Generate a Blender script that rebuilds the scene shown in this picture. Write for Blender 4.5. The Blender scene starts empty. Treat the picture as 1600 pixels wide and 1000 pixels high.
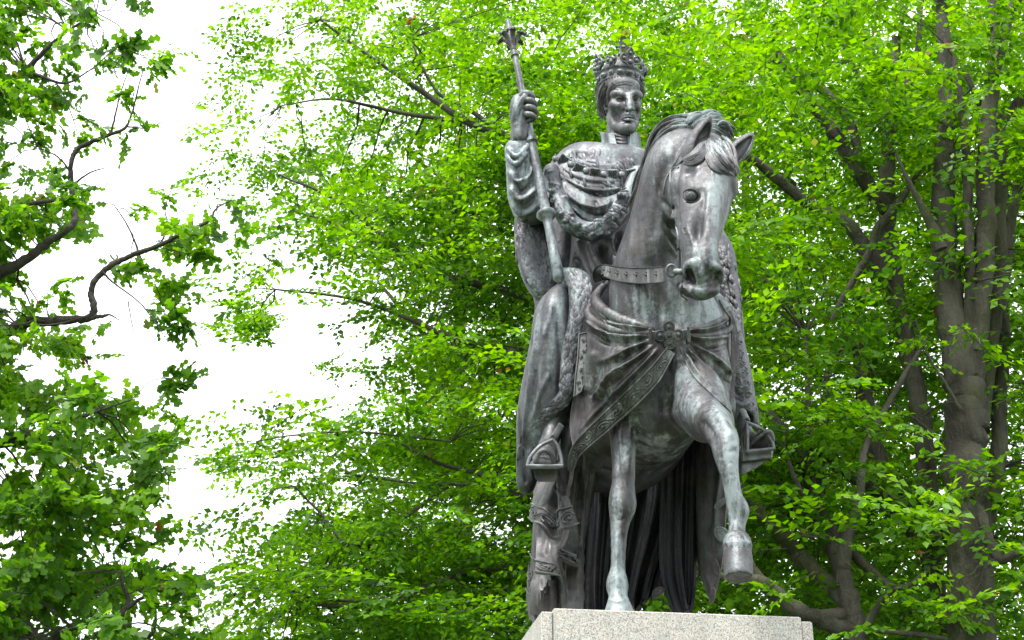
import bpy, math, random
import numpy as np
from mathutils import Vector

SC = bpy.context.scene
COL = SC.collection

# ---------------------------------------------------------------- camera, sky, sun, exposure
CAM_H = 1.6
PITCH = math.radians(25.0)
FOC = 2200.0                      # focal length in pixels of a 1600 px wide picture
cam_d = bpy.data.cameras.new('camera')
cam_d.sensor_width = 36.0
cam_d.lens = FOC / 1600.0 * 36.0
cam_d.clip_start = 0.05
cam_d.clip_end = 3000.0
cam = bpy.data.objects.new('camera', cam_d)
cam.location = (0, 0, CAM_H)
cam.rotation_euler = (math.pi / 2 + PITCH, 0, 0)
COL.objects.link(cam)
SC.camera = cam

SUN_EL, SUN_AZ = math.radians(64), math.radians(220)   # azimuth: 180 = behind the camera, larger = to its left
world = bpy.data.worlds.new('World')
SC.world = world
world.use_nodes = True
wn, wl = world.node_tree.nodes, world.node_tree.links
wn.clear()
w_out = wn.new('ShaderNodeOutputWorld')
w_bg = wn.new('ShaderNodeBackground')
w_sky = wn.new('ShaderNodeTexSky')
w_sky.sky_type = 'NISHITA'
w_sky.sun_disc = False
w_sky.sun_elevation = SUN_EL
w_sky.sun_rotation = SUN_AZ
w_sky.air_density = 1.0
w_sky.dust_density = 2.0
w_tc = wn.new('ShaderNodeTexCoord')
w_ns = wn.new('ShaderNodeTexNoise')
w_ns.inputs['Scale'].default_value = 2.6
w_ns.inputs['Detail'].default_value = 6
w_rp = wn.new('ShaderNodeMapRange')
w_rp.inputs['From Min'].default_value = 0.36
w_rp.inputs['From Max'].default_value = 0.52
w_rp.inputs['To Min'].default_value = 0.78
w_rp.inputs['To Max'].default_value = 1.0
w_mx = wn.new('ShaderNodeMix')
w_mx.data_type = 'RGBA'
w_mx.inputs['B'].default_value = (9.3, 9.6, 9.9, 1)       # bright overcast cloud, same unit as the sky
wl.new(w_tc.outputs['Generated'], w_ns.inputs['Vector'])
wl.new(w_ns.outputs['Fac'], w_rp.inputs['Value'])
wl.new(w_rp.outputs['Result'], w_mx.inputs['Factor'])
wl.new(w_sky.outputs['Color'], w_mx.inputs['A'])
wl.new(w_mx.outputs['Result'], w_bg.inputs['Color'])
w_bg.inputs['Strength'].default_value = 0.1
wl.new(w_bg.outputs['Background'], w_out.inputs['Surface'])

sun_d = bpy.data.lights.new('sun', 'SUN')
sun_d.energy = 2.3
sun_d.angle = math.radians(10)
sun_d.color = (1.0, 0.96, 0.9)
sun = bpy.data.objects.new('sun', sun_d)
_sd = Vector((math.sin(SUN_AZ) * math.cos(SUN_EL), math.cos(SUN_AZ) * math.cos(SUN_EL), math.sin(SUN_EL)))
sun.rotation_euler = _sd.to_track_quat('Z', 'Y').to_euler()
sun.location = (0, -10, 30)
COL.objects.link(sun)

SC.view_settings.view_transform = 'Standard'
SC.view_settings.look = 'None'
SC.view_settings.exposure = 1.38
SC.view_settings.gamma = 1.0
SC.view_settings.use_curve_mapping = False

# ---------------------------------------------------------------- measuring: a pixel of the photograph and a distance give a point
_c, _s = math.cos(PITCH), math.sin(PITCH)
EYE = np.array([0, 0, CAM_H])
FWD = np.array([0, _c, _s]); UPV = np.array([0, -_s, _c]); RGT = np.array([1.0, 0, 0])

def ray(px, py):
    px = np.asarray(px, float); py = np.asarray(py, float)
    return FWD + ((px - 800) / FOC)[..., None] * RGT + ((500 - py) / FOC)[..., None] * UPV

def at(px, py, Y):
    d = ray(px, py)
    return EYE + d * (np.asarray(Y, float) / d[..., 1])[..., None]

def mpp(p):                       # metres per pixel at a point
    return float(np.dot(np.asarray(p) - EYE, FWD)) / FOC

def proj(P):
    q = np.asarray(P) - EYE
    z = q @ FWD
    return 800 + FOC * (q @ RGT) / z, 500 - FOC * (q @ UPV) / z

def unit(v):
    v = np.asarray(v, float)
    return v / max(np.linalg.norm(v), 1e-12)

def crom(pts, n):
    """smooth curve through points (rows may carry extra columns), n samples per span"""
    p = np.asarray(pts, float)
    if len(p) < 3:
        t = np.linspace(0, 1, n + 1)[:, None]
        return p[0] * (1 - t) + p[-1] * t
    q = np.vstack([2 * p[0] - p[1], p, 2 * p[-1] - p[-2]])
    out = []
    t = np.linspace(0, 1, n, endpoint=False)[:, None]
    for i in range(1, len(q) - 2):
        a, b, c, d = q[i - 1], q[i], q[i + 1], q[i + 2]
        out.append(0.5 * (2 * b + (c - a) * t + (2 * a - 5 * b + 4 * c - d) * t ** 2 + (3 * b - a - 3 * c + d) * t ** 3))
    out.append(p[-1:])
    return np.vstack(out)

# ---------------------------------------------------------------- objects
def tag(o, label=None, cat=None, group=None, kind=None):
    for k, v in (('label', label), ('category', cat), ('group', group), ('kind', kind)):
        if v: o[k] = v
    return o

def empty(name, loc):
    o = bpy.data.objects.new(name, None)
    o.location = loc
    o.empty_display_size = 0.3
    COL.objects.link(o)
    return o

def raw_mesh(name, V, F, smooth=True):
    """V (n,3), F (m,k) with k = 3 or 4 (all alike) or a list of index arrays"""
    me = bpy.data.meshes.new(name)
    V = np.ascontiguousarray(V, np.float32)
    if isinstance(F, np.ndarray):
        m, k = F.shape
        me.vertices.add(len(V)); me.vertices.foreach_set('co', V.ravel())
        me.loops.add(m * k); me.loops.foreach_set('vertex_index', np.ascontiguousarray(F, np.int32).ravel())
        me.polygons.add(m)
        me.polygons.foreach_set('loop_start', np.arange(0, m * k, k, dtype=np.int32))
        me.update(calc_edges=True)
    else:
        me.from_pydata([tuple(v) for v in V.tolist()], [], [tuple(int(i) for i in f) for f in F])
    if smooth:
        me.polygons.foreach_set('use_smooth', np.ones(len(me.polygons), bool))
    me.update()
    return me

def link(name, me, mat, parent=None, loc=None):
    o = bpy.data.objects.new(name, me)
    COL.objects.link(o)
    if mat is not None and not me.materials: me.materials.append(mat)
    if parent is not None:
        o.parent = parent
        w = world_loc(parent)
        o.location = (-w[0], -w[1], -w[2]) if loc is None else loc
    return o

def world_loc(o):
    p = np.zeros(3)
    while o is not None:
        p += np.array(o.location); o = o.parent
    return p

class Geo:
    """collects shapes into one mesh"""
    def __init__(s): s.V = []; s.F = []; s.n = 0
    def add(s, V, F):
        V = np.asarray(V, float)
        s.V.append(V); s.F += [tuple(int(i) + s.n for i in f) for f in F]; s.n += len(V)
        return s
    def grid(s, P, wrap_u=False, wrap_v=False, caps=False):
        P = np.asarray(P, float); a, b = P.shape[:2]
        F = []
        for i in range(a if wrap_u else a - 1):
            for j in range(b if wrap_v else b - 1):
                i2, j2 = (i + 1) % a, (j + 1) % b
                F.append((i * b + j, i2 * b + j, i2 * b + j2, i * b + j2))
        if caps:
            F.append(tuple(range(b))[::-1]); F.append(tuple((a - 1) * b + j for j in range(b)))
        return s.add(P.reshape(-1, 3), F)
    def tube(s, pts, r, n=8, flat=1.0, flat_dir=None):
        pts = np.asarray(pts, float)
        r = np.broadcast_to(np.asarray(r, float), (len(pts),))
        T = np.gradient(pts, axis=0); T /= np.maximum(np.linalg.norm(T, axis=1), 1e-9)[:, None]
        ref = np.array([0, 0, 1.0]) if flat_dir is None else np.asarray(flat_dir, float)
        if flat_dir is None and abs(T[0] @ ref) > 0.9: ref = np.array([1.0, 0, 0])
        N = np.empty_like(pts); v = ref
        for i in range(len(pts)):
            if flat_dir is not None: v = ref
            w = v - T[i] * (v @ T[i])
            if np.linalg.norm(w) < 1e-6: w = np.cross(T[i], [0.3, 0.7, 0.2])
            N[i] = unit(w); v = N[i]
        B = np.cross(T, N)
        a = np.linspace(0, 2 * math.pi, n, endpoint=False)
        P = pts[:, None] + r[:, None, None] * (np.cos(a)[None, :, None] * N[:, None] * flat + np.sin(a)[None, :, None] * B[:, None])
        return s.grid(P, wrap_v=True, caps=True)
    def ball(s, c, R, n=8, A=None):
        R = np.broadcast_to(np.asarray(R, float), (3,)); A = np.eye(3) if A is None else np.asarray(A)
        th = np.linspace(0, math.pi, n // 2 + 2)[1:-1]; ph = np.linspace(0, 2 * math.pi, n, endpoint=False)
        P = np.stack([np.sin(th)[:, None] * np.cos(ph), np.sin(th)[:, None] * np.sin(ph), np.cos(th)[:, None] + 0 * ph], -1) * R
        P = P @ A + np.asarray(c)
        k = len(th)
        V = np.vstack([P.reshape(-1, 3), np.asarray(c) + np.array([0, 0, R[2]]) @ A, np.asarray(c) - np.array([0, 0, R[2]]) @ A])
        F = [(i * n + j, (i + 1) * n + j, (i + 1) * n + (j + 1) % n, i * n + (j + 1) % n) for i in range(k - 1) for j in range(n)]
        F += [(k * n, j, (j + 1) % n) for j in range(n)] + [(k * n + 1, (k - 1) * n + (j + 1) % n, (k - 1) * n + j) for j in range(n)]
        return s.add(V, F)
    def prism(s, poly, depth):
        """poly: (n,3) outline, depth: vector"""
        p = np.asarray(poly, float); n = len(p); d = np.asarray(depth, float)
        F = [tuple(range(n))[::-1], tuple(range(n, 2 * n))] + [(i, (i + 1) % n, n + (i + 1) % n, n + i) for i in range(n)]
        return s.add(np.vstack([p, p + d]), F)
    def lathe(s, a, b, prof, n=14):
        """prof rows (t, r): t along a->b in metres"""
        a = np.asarray(a, float); ax = unit(np.asarray(b) - a)
        u = unit(np.cross(ax, [0.31, 0.2, 0.9])); v = np.cross(ax, u)
        ang = np.linspace(0, 2 * math.pi, n, endpoint=False)
        P = np.array([a + ax * t + r * (np.cos(ang)[:, None] * u + np.sin(ang)[:, None] * v) for t, r in prof])
        return s.grid(P, wrap_v=True, caps=True)
    def build(s, name, mat, parent=None, smooth=True):
        V = np.vstack(s.V)
        me = raw_mesh(name, V, s.F, smooth)
        if smooth: me.set_sharp_from_angle(angle=math.radians(50))
        return link(name, me, mat, parent)

# ---------------------------------------------------------------- solid modelling on a distance grid
class Field:
    def __init__(s, lo, hi, h):
        s.lo = np.asarray(lo, float); s.h = h
        s.n = np.ceil((np.asarray(hi) - s.lo) / h).astype(int) + 1
        s.g = np.full(s.n, 1.0, np.float32)
    def win(s, lo, hi):
        i0 = np.clip(np.floor((lo - s.lo) / s.h).astype(int), 0, s.n); i1 = np.clip(np.ceil((hi - s.lo) / s.h).astype(int) + 1, 0, s.n)
        if np.any(i1 <= i0): return None
        ax = [(s.lo[k] + s.h * np.arange(i0[k], i1[k])).astype(np.float32) for k in range(3)]
        return tuple(slice(a, b) for a, b in zip(i0, i1)), ax
    def comb(s, sl, d, k, op):
        g = s.g[sl]
        if op == 'u':
            m = np.minimum(g, d)
            if k > 0:
                hh = np.maximum(k - np.abs(g - d), 0) / k
                m = m - hh * hh * (k / 4)
        elif op == 's':
            d = -d
            m = np.maximum(g, d)
            if k > 0:
                hh = np.maximum(k - np.abs(g - d), 0) / k
                m = m + hh * hh * (k / 4)
        s.g[sl] = m
    def seg(s, a, b, ra, rb, k=0.03, op='u', side=None):
        """tapered capsule with elliptical section; ra, rb = r or (r across the view, r along it)"""
        a = np.asarray(a, float); b = np.asarray(b, float)
        ra = np.broadcast_to(np.asarray(ra, float), (2,)); rb = np.broadcast_to(np.asarray(rb, float), (2,))
        ab = b - a; L2 = float(ab @ ab)
        pad = max(ra.max(), rb.max()) + k + 2 * s.h
        w = s.win(np.minimum(a, b) - pad, np.maximum(a, b) + pad)
        if w is None: return
        sl, (x, y, z) = w
        X = x[:, None, None] - a[0]; Y = y[None, :, None] - a[1]; Z = z[None, None, :] - a[2]
        t = np.clip((X * ab[0] + Y * ab[1] + Z * ab[2]) / max(L2, 1e-9), 0, 1).astype(np.float32)
        ox = X - t * ab[0]; oy = Y - t * ab[1]; oz = Z - t * ab[2]
        if ra[0] == ra[1] and rb[0] == rb[1]:
            d = np.sqrt(ox * ox + oy * oy + oz * oz) - (ra[0] + (rb[0] - ra[0]) * t)
        else:
            axd = unit(ab) if L2 > 1e-8 else np.array([0, 0, 1.0])
            if side is None:
                vd = unit((a + b) / 2 - EYE)
                sd = np.cross(axd, vd)
                sd = unit(sd) if np.linalg.norm(sd) > 0.05 else RGT
            else:
                sd = np.asarray(side, float); sd = unit(sd - axd * (sd @ axd))
            nd = np.cross(sd, axd)
            cs = ox * sd[0] + oy * sd[1] + oz * sd[2]; cn = ox * nd[0] + oy * nd[1] + oz * nd[2]; ca = ox * axd[0] + oy * axd[1] + oz * axd[2]
            r0 = ra[0] + (rb[0] - ra[0]) * t; r1 = ra[1] + (rb[1] - ra[1]) * t
            rm = np.minimum(r0, r1)
            d = (np.sqrt((cs / r0) ** 2 + (cn / r1) ** 2 + (ca / rm) ** 2) - 1) * rm
        s.comb(sl, d, k, op)
    def ell(s, c, R, A=None, k=0.03, op='u'):
        """ellipsoid; rows of A = its axes"""
        c = np.asarray(c, float); R = np.asarray(R, float); A = np.eye(3) if A is None else np.asarray(A, float)
        pad = np.sqrt(((A * R[:, None]) ** 2).sum(0)) + k + 2 * s.h
        w = s.win(c - pad, c + pad)
        if w is None: return
        sl, (x, y, z) = w
        X = x[:, None, None] - c[0]; Y = y[None, :, None] - c[1]; Z = z[None, None, :] - c[2]
        q = 0; q2 = 0
        for i in range(3):
            e = X * A[i, 0] + Y * A[i, 1] + Z * A[i, 2]
            q = q + (e / R[i]) ** 2; q2 = q2 + (e / R[i] ** 2) ** 2
        q = np.sqrt(q)
        d = (q * (q - 1) / np.sqrt(np.maximum(q2, 1e-9))).astype(np.float32)
        d = np.where(q < 0.3, -R.min() * (1 - q), d)
        s.comb(sl, d, k, op)
    def chain(s, J, k=0.03, op='u', n=4, side=None):
        """J rows (px, py, Y, r_px[, r_depth_px]) traced on the photograph; smooth curve through them"""
        J = np.asarray([tuple(j) + ((j[3],) if len(j) == 4 else ()) for j in J], float)
        J = crom(J, n) if len(J) > 2 else J
        P = at(J[:, 0], J[:, 1], J[:, 2]); m = np.array([mpp(p) for p in P])
        for i in range(len(J) - 1):
            s.seg(P[i], P[i + 1], J[i, 3:5] * m[i], J[i + 1, 3:5] * m[i + 1], k, op, side)
    def blob(s, px, py, Y, rx, ry, rz, k=0.03, op='u', roll=0, yaw=0):
        """ellipsoid facing the camera, radii in pixels: across, up, towards; roll in degrees clockwise in the picture"""
        c = at(px, py, Y); m = mpp(c)
        v = unit(c - EYE); r = unit(np.cross(v, [0, 0, 1])); u = np.cross(r, v)
        a = math.radians(roll)
        A = np.array([r * math.cos(a) - u * math.sin(a), r * math.sin(a) + u * math.cos(a), -v])
        if yaw:
            b = math.radians(yaw); A = np.array([A[0] * math.cos(b) + A[2] * math.sin(b), A[1], A[2] * math.cos(b) - A[0] * math.sin(b)])
        s.ell(c, np.array([rx, ry, rz]) * m, A, k, op)
    def sample(s, P):
        q = (np.asarray(P) - s.lo) / s.h
        q = np.clip(q, 0, s.n - 1.001); i = q.astype(int); f = q - i
        out = 0
        for a in (0, 1):
            for b in (0, 1):
                for c in (0, 1):
                    out = out + s.g[i[:, 0] + a, i[:, 1] + b, i[:, 2] + c] * np.abs(1 - a - f[:, 0]) * np.abs(1 - b - f[:, 1]) * np.abs(1 - c - f[:, 2])
        return out
    def hit(s, px, py, Y0=None, Y1=None, off=0.0, default=None):
        """first surface point along the rays through pixels; off pulls it towards the eye"""
        px = np.atleast_1d(np.asarray(px, float)); py = np.atleast_1d(np.asarray(py, float))
        Y0 = s.lo[1] if Y0 is None else Y0; Y1 = s.lo[1] + s.h * (s.n[1] - 1) if Y1 is None else Y1
        ys = np.arange(Y0, Y1, s.h * 0.7)
        d = ray(px, py)
        T = ys[None, :] / d[:, 1:2]
        P = EYE + d[:, None] * T[..., None]
        v = s.sample(P.reshape(-1, 3)).reshape(len(px), -1)
        ins = v < 0
        i = np.argmax(ins, 1); ok = ins.any(1) & (i > 0)
        j = np.maximum(i - 1, 0); r = np.arange(len(px))
        va, vb = v[r, j], v[r, i]
        t = T[r, j] + (T[r, i] - T[r, j]) * np.where(np.abs(va - vb) > 1e-9, va / (va - vb), 0)
        if default is not None:
            t = np.where(ok, t, np.asarray(default) / d[:, 1])
        res = EYE + d * t[:, None] - d / np.linalg.norm(d, axis=1)[:, None] * off
        return res if default is not None else np.where(ok[:, None], res, np.nan)
    def mesh(s):
        g = s.g; n = s.n
        ins = g < 0
        c = np.zeros(n - 1, np.int8)
        for a in (0, 1):
            for b in (0, 1):
                for e in (0, 1):
                    c += ins[a:n[0] - 1 + a, b:n[1] - 1 + b, e:n[2] - 1 + e]
        I = np.argwhere((c > 0) & (c < 8))
        idx = np.full(n - 1, -1, np.int32)
        idx[I[:, 0], I[:, 1], I[:, 2]] = np.arange(len(I))
        acc = np.zeros((len(I), 3)); cnt = np.zeros(len(I))
        cor = [(a, b, e) for a in (0, 1) for b in (0, 1) for e in (0, 1)]
        val = {q: g[I[:, 0] + q[0], I[:, 1] + q[1], I[:, 2] + q[2]] for q in cor}
        for q in cor:
            for ax in range(3):
                if q[ax] == 0:
                    p = list(q); p[ax] = 1; p = tuple(p)
                    va, vb = val[q], val[p]
                    m = (va < 0) != (vb < 0)
                    t = va[m] / (va[m] - vb[m])
                    pt = np.tile(np.array(q, float), (m.sum(), 1)); pt[:, ax] = t
                    acc[m] += pt; cnt[m] += 1
        V = s.lo + s.h * (I + acc / np.maximum(cnt, 1)[:, None])
        quads = []
        for ax in range(3):
            o1, o2 = (ax + 1) % 3, (ax + 2) % 3
            sa = [slice(None)] * 3; sb = [slice(None)] * 3
            sa[ax] = slice(0, n[ax] - 1); sb[ax] = slice(1, n[ax])
            A, B = ins[tuple(sa)], ins[tuple(sb)]
            E = np.argwhere(A != B)
            E = E[(E[:, o1] > 0) & (E[:, o2] > 0) & (E[:, o1] < n[o1] - 1) & (E[:, o2] < n[o2] - 1)]
            fl = A[E[:, 0], E[:, 1], E[:, 2]]
            q = []
            for d1, d2 in ((1, 1), (0, 1), (0, 0), (1, 0)):
                F = E.copy(); F[:, o1] -= d1; F[:, o2] -= d2
                q.append(idx[F[:, 0], F[:, 1], F[:, 2]])
            q = np.stack(q, 1)
            q[~fl] = q[~fl][:, ::-1]
            quads.append(q)
        return V, np.vstack(quads)

def normals(V, F):
    n = np.cross(V[F[:, 2]] - V[F[:, 0]], V[F[:, 3]] - V[F[:, 1]])
    N = np.zeros_like(V)
    for k in range(4): 
        for a in range(3): N[:, a] += np.bincount(F[:, k], n[:, a], len(V))
    return N / np.maximum(np.linalg.norm(N, axis=1), 1e-12)[:, None]

def ridges(V, N, lines, front=True):
    """raise (or sink) soft folds on vertices: lines = [(pixel polyline, half width px, height px)], height tapers at the ends"""
    x, y = proj(V)
    m = np.array((V - EYE) @ FWD) / FOC
    face = np.clip(-(N * (V - EYE)).sum(1) / np.linalg.norm(V - EYE, axis=1) * 3, 0, 1) if front else 1.0
    D = np.zeros(len(V))
    for L, w, hgt in lines:
        p = crom(L, 6) if len(L) > 2 else crom(L, 8)
        lo, hi = p.min(0) - 3 * w, p.max(0) + 3 * w
        s = np.where((x > lo[0]) & (x < hi[0]) & (y > lo[1]) & (y < hi[1]))[0]
        if not len(s): continue
        best = np.full(len(s), 1e9); tt = np.zeros(len(s)); n = len(p) - 1
        for i in range(n):
            a, b = p[i], p[i + 1]; ab = b - a
            t = np.clip(((x[s] - a[0]) * ab[0] + (y[s] - a[1]) * ab[1]) / max(ab @ ab, 1e-9), 0, 1)
            d = np.hypot(x[s] - a[0] - t * ab[0], y[s] - a[1] - t * ab[1])
            u = d < best; best[u] = d[u]; tt[u] = (i + t[u]) / n
        D[s] += hgt * np.exp(-(best / w) ** 2) * np.clip(np.minimum(tt, 1 - tt) * 8, 0.12, 1)
    return V + N * (D * m * face)[:, None]

def sheet(rows, nu, nv, folds=(), thick=0.02, wave=None, snap=None, off=0.02, front=True):
    """a hanging cloth: rows of traced points (px, py, Y); with snap = a Field it lies on that body wherever the body comes nearer than Y;
    folds as in ridges(); returns closed V, F and the outer grid"""
    L = nu + 1
    R = []
    for r in rows:
        r = crom(r, 12)
        t = np.linspace(0, 1, len(r))
        R.append(np.stack([np.interp(np.linspace(0, 1, L), t, r[:, k]) for k in range(3)], 1))
    R = np.array(R)
    G = np.stack([crom(R[:, j], 12) for j in range(L)], 1)
    t = np.linspace(0, 1, len(G)); q = np.linspace(0, 1, nv + 1)
    G = np.stack([np.stack([np.interp(q, t, G[:, j, k]) for j in range(L)], 1) for k in range(3)], -1)
    a, b = G.shape[:2]
    if snap is not None:
        H = snap.hit(G[..., 0].ravel(), G[..., 1].ravel(), default=np.full(a * b, 1e3))
        hy = H[:, 1].reshape(a, b)
        Y = np.minimum(G[..., 2], hy - off)
        for _ in range(6):
            E = np.pad(Y, 1, mode='edge')
            Y = np.minimum((E[:-2, 1:-1] + E[2:, 1:-1] + E[1:-1, :-2] + E[1:-1, 2:]) / 4, hy - off * 0.6)
        G[..., 2] = Y
    P = at(G[..., 0], G[..., 1], G[..., 2])
    F = np.array([(i * b + j, i * b + j + 1, (i + 1) * b + j + 1, (i + 1) * b + j) for i in range(a - 1) for j in range(b - 1)])
    V = P.reshape(-1, 3)
    N = normals(V, F)
    if ((N * (V - EYE)).sum(1)).mean() > 0: F = F[:, ::-1]; N = -N
    if wave is not None:
        U, W = np.meshgrid(np.linspace(0, 1, b), np.linspace(0, 1, a))
        V = V + N * wave(U.ravel(), W.ravel())[:, None]; N = normals(V, F)
    if len(folds): V = ridges(V, N, folds, front); N = normals(V, F)
    n = len(V)
    rim = [j for j in range(b)] + [i * b + b - 1 for i in range(1, a)] + [(a - 1) * b + j for j in range(b - 2, -1, -1)] + [i * b for i in range(a - 2, 0, -1)]
    S = np.array([(rim[i], n + rim[i], n + rim[(i + 1) % len(rim)], rim[(i + 1) % len(rim)]) for i in range(len(rim))])
    return np.vstack([V, V - N * thick]), np.vstack([F, F[:, ::-1] + n, S]), V.reshape(a, b, 3)

def put(name, VF, mat, parent, pale=0.0):
    me = raw_mesh(name, VF[0], VF[1]); me.set_sharp_from_angle(angle=math.radians(60))
    o = link(name, me, mat, parent)
    if pale: me.attributes.new('pale', 'FLOAT', 'POINT').data.foreach_set('value', np.full(len(VF[0]), pale, np.float32))
    return o
# ---------------------------------------------------------------- materials
class NT:
    def __init__(s, name):
        s.m = bpy.data.materials.new(name); s.m.use_nodes = True
        s.t = s.m.node_tree; s.b = s.t.nodes['Principled BSDF']; s.out = s.t.nodes['Material Output']
        s.tc = s.t.nodes.new('ShaderNodeTexCoord').outputs['Object']
    def n(s, ty, **kw):
        x = s.t.nodes.new(ty)
        for k, v in kw.items():
            if k in x.inputs: 
                if hasattr(v, 'is_output') or isinstance(v, bpy.types.NodeSocket): s.t.links.new(v, x.inputs[k])
                else: x.inputs[k].default_value = v
            else: setattr(x, k, v)
        return x
    def l(s, a, b): s.t.links.new(a, b)
    def noise(s, scale, detail=4, rough=0.55, vec=None, stretch=None):
        v = s.tc if vec is None else vec
        if stretch is not None:
            v = s.n('ShaderNodeMapping', Vector=v, Scale=stretch).outputs['Vector']
        return s.n('ShaderNodeTexNoise', Vector=v, Scale=scale, Detail=detail, Roughness=rough).outputs['Fac']
    def ramp(s, v, a, b, lo=0.0, hi=1.0):
        x = s.n('ShaderNodeMapRange', Value=v); x.interpolation_type = 'SMOOTHSTEP'
        x.inputs['From Min'].default_value = a; x.inputs['From Max'].default_value = b
        x.inputs['To Min'].default_value = lo; x.inputs['To Max'].default_value = hi
        return x.outputs['Result']
    def math(s, op, a, b=0.0):
        x = s.t.nodes.new('ShaderNodeMath'); x.operation = op
        for i, v in enumerate((a, b)):
            if isinstance(v, bpy.types.NodeSocket): s.l(v, x.inputs[i])
            else: x.inputs[i].default_value = v
        return x.outputs[0]
    def mix(s, f, a, b):
        x = s.t.nodes.new('ShaderNodeMix'); x.data_type = 'RGBA'
        for k, v in (('Factor', f), ('A', a), ('B', b)):
            i = x.inputs[k] if k != 'Factor' else x.inputs[0]
            if k in 'AB': i = [q for q in x.inputs if q.name == k and q.type == 'RGBA'][0]
            if isinstance(v, bpy.types.NodeSocket): s.l(v, i)
            else: i.default_value = (*v, 1) if isinstance(v, tuple) and len(v) == 3 else v
        return [q for q in x.outputs if q.type == 'RGBA'][0]
    def bump(s, h, dist, strength=1.0):
        x = s.n('ShaderNodeBump', Height=h, Distance=dist, Strength=strength)
        s.l(x.outputs['Normal'], s.b.inputs['Normal'])

def bronze(name, dark, mid, pale, pale_at=0.5, rough=0.44, metal=0.34):
    """weathered bronze: dark metal, a middle patina in clouds and drip streaks, pale verdigris where the 'pale' value of the surface is high"""
    t = NT(name)
    big = t.noise(2.3, 5, 0.6)
    drip = t.noise(5.0, 4, 0.6, stretch=(2.2, 2.2, 0.28))
    fine = t.noise(38, 4, 0.65)
    att = t.n('ShaderNodeAttribute', attribute_name='pale').outputs['Fac']
    f1 = t.ramp(t.math('ADD', t.math('MULTIPLY', big, 0.6), t.math('MULTIPLY', drip, 0.4)), 0.36, 0.6)
    col = t.mix(f1, dark, mid)
    s2 = t.math('ADD', t.math('ADD', t.math('MULTIPLY', drip, 0.55), t.math('MULTIPLY', fine, 0.3)), t.math('MULTIPLY', t.noise(4.1, 6, 0.65), 0.15))
    s2 = t.math('ADD', s2, t.math('MULTIPLY', att, 0.3))
    f2 = t.ramp(s2, pale_at, pale_at + 0.16)
    col = t.mix(f2, col, pale)
    grime = t.ramp(t.noise(8.0, 7, 0.72, stretch=(1.7, 1.7, 0.30)), 0.50, 0.66)
    col = t.mix(t.math('MULTIPLY', grime, 0.62), col, tuple(c * 0.55 for c in dark))
    rusty = t.ramp(t.noise(3.1, 5, 0.65), 0.54, 0.70)
    col = t.mix(t.math('MULTIPLY', rusty, 0.22), col, (0.105, 0.072, 0.058))
    green = t.ramp(t.noise(2.7, 6, 0.7, stretch=(1.3, 1.3, 0.6)), 0.57, 0.72)
    col = t.mix(t.math('MULTIPLY', green, 0.45), col, (0.085, 0.150, 0.130))
    mott = t.ramp(t.noise(26, 6, 0.75), 0.38, 0.66)
    col = t.mix(t.math('MULTIPLY', t.ramp(t.noise(20, 5, 0.7), 0.52, 0.68), 0.5), col, tuple(c * 0.7 for c in dark))
    fl = t.ramp(t.noise(75, 3, 0.7), 0.66, 0.76)
    col = t.mix(t.math('MULTIPLY', fl, 0.40), col, (0.30, 0.34, 0.33))
    t.l(col, t.b.inputs['Base Color'])
    t.b.inputs['Metallic'].default_value = metal
    t.l(t.ramp(fine, 0.3, 0.7, rough - 0.09, rough + 0.14), t.b.inputs['Roughness'])
    t.bump(t.math('ADD', t.math('MULTIPLY', mott, 0.4), t.math('MULTIPLY', t.noise(11, 4, 0.5), 0.8)), 0.006, 0.5)
    return t.m

M = {}
M['horse'] = bronze('horse_bronze', (0.029, 0.027, 0.029), (0.106, 0.107, 0.115), (0.225, 0.262, 0.270), 0.54)
M['cloth'] = bronze('drape_bronze', (0.028, 0.025, 0.026), (0.104, 0.098, 0.104), (0.215, 0.250, 0.250), 0.55)
M['robe'] = bronze('robe_bronze', (0.030, 0.031, 0.037), (0.112, 0.114, 0.128), (0.215, 0.262, 0.270), 0.525)
M['skin'] = bronze('face_bronze', (0.042, 0.041, 0.045), (0.125, 0.124, 0.132), (0.24, 0.285, 0.295), 0.55, 0.40)
M['trim'] = bronze('trim_bronze', (0.056, 0.056, 0.056), (0.140, 0.142, 0.144), (0.24, 0.28, 0.285), 0.51)
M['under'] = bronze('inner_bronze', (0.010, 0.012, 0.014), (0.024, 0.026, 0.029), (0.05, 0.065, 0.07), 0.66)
M['pale'] = bronze('pale_bronze', (0.075, 0.076, 0.080), (0.165, 0.176, 0.184), (0.28, 0.33, 0.34), 0.50)

def granite(name):
    t = NT(name)
    v = t.n('ShaderNodeTexVoronoi', Vector=t.tc, Scale=175.0)
    r = t.n('ShaderNodeSeparateColor', Color=v.outputs['Color'])
    col = t.mix(t.ramp(r.outputs['Red'], 0.1, 0.9), (0.36, 0.345, 0.325), (0.56, 0.535, 0.50))
    col = t.mix(t.ramp(r.outputs['Green'], 0.78, 0.82), col, (0.19, 0.185, 0.18))
    col = t.mix(t.ramp(r.outputs['Blue'], 0.80, 0.84), col, (0.48, 0.40, 0.34))
    col = t.mix(t.math('MULTIPLY', t.ramp(t.noise(200, 2), 0.58, 0.64), 0.7), col, (0.20, 0.19, 0.18))
    col = t.mix(t.math('MULTIPLY', t.ramp(t.noise(1.6, 5, 0.6, stretch=(3, 3, 0.5)), 0.5, 0.75), 0.35), col, (0.20, 0.20, 0.17))
    col = t.mix(t.math('MULTIPLY', t.ramp(t.noise(3.0, 6, 0.7, stretch=(4, 4, 0.35)), 0.55, 0.72), 0.4), col, (0.16, 0.20, 0.17))
    t.l(col, t.b.inputs['Base Color'])
    t.b.inputs['Roughness'].default_value = 0.55
    t.bump(t.noise(160, 3), 0.0015, 0.4)
    return t.m
M['granite'] = granite('speckled_granite')
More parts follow.
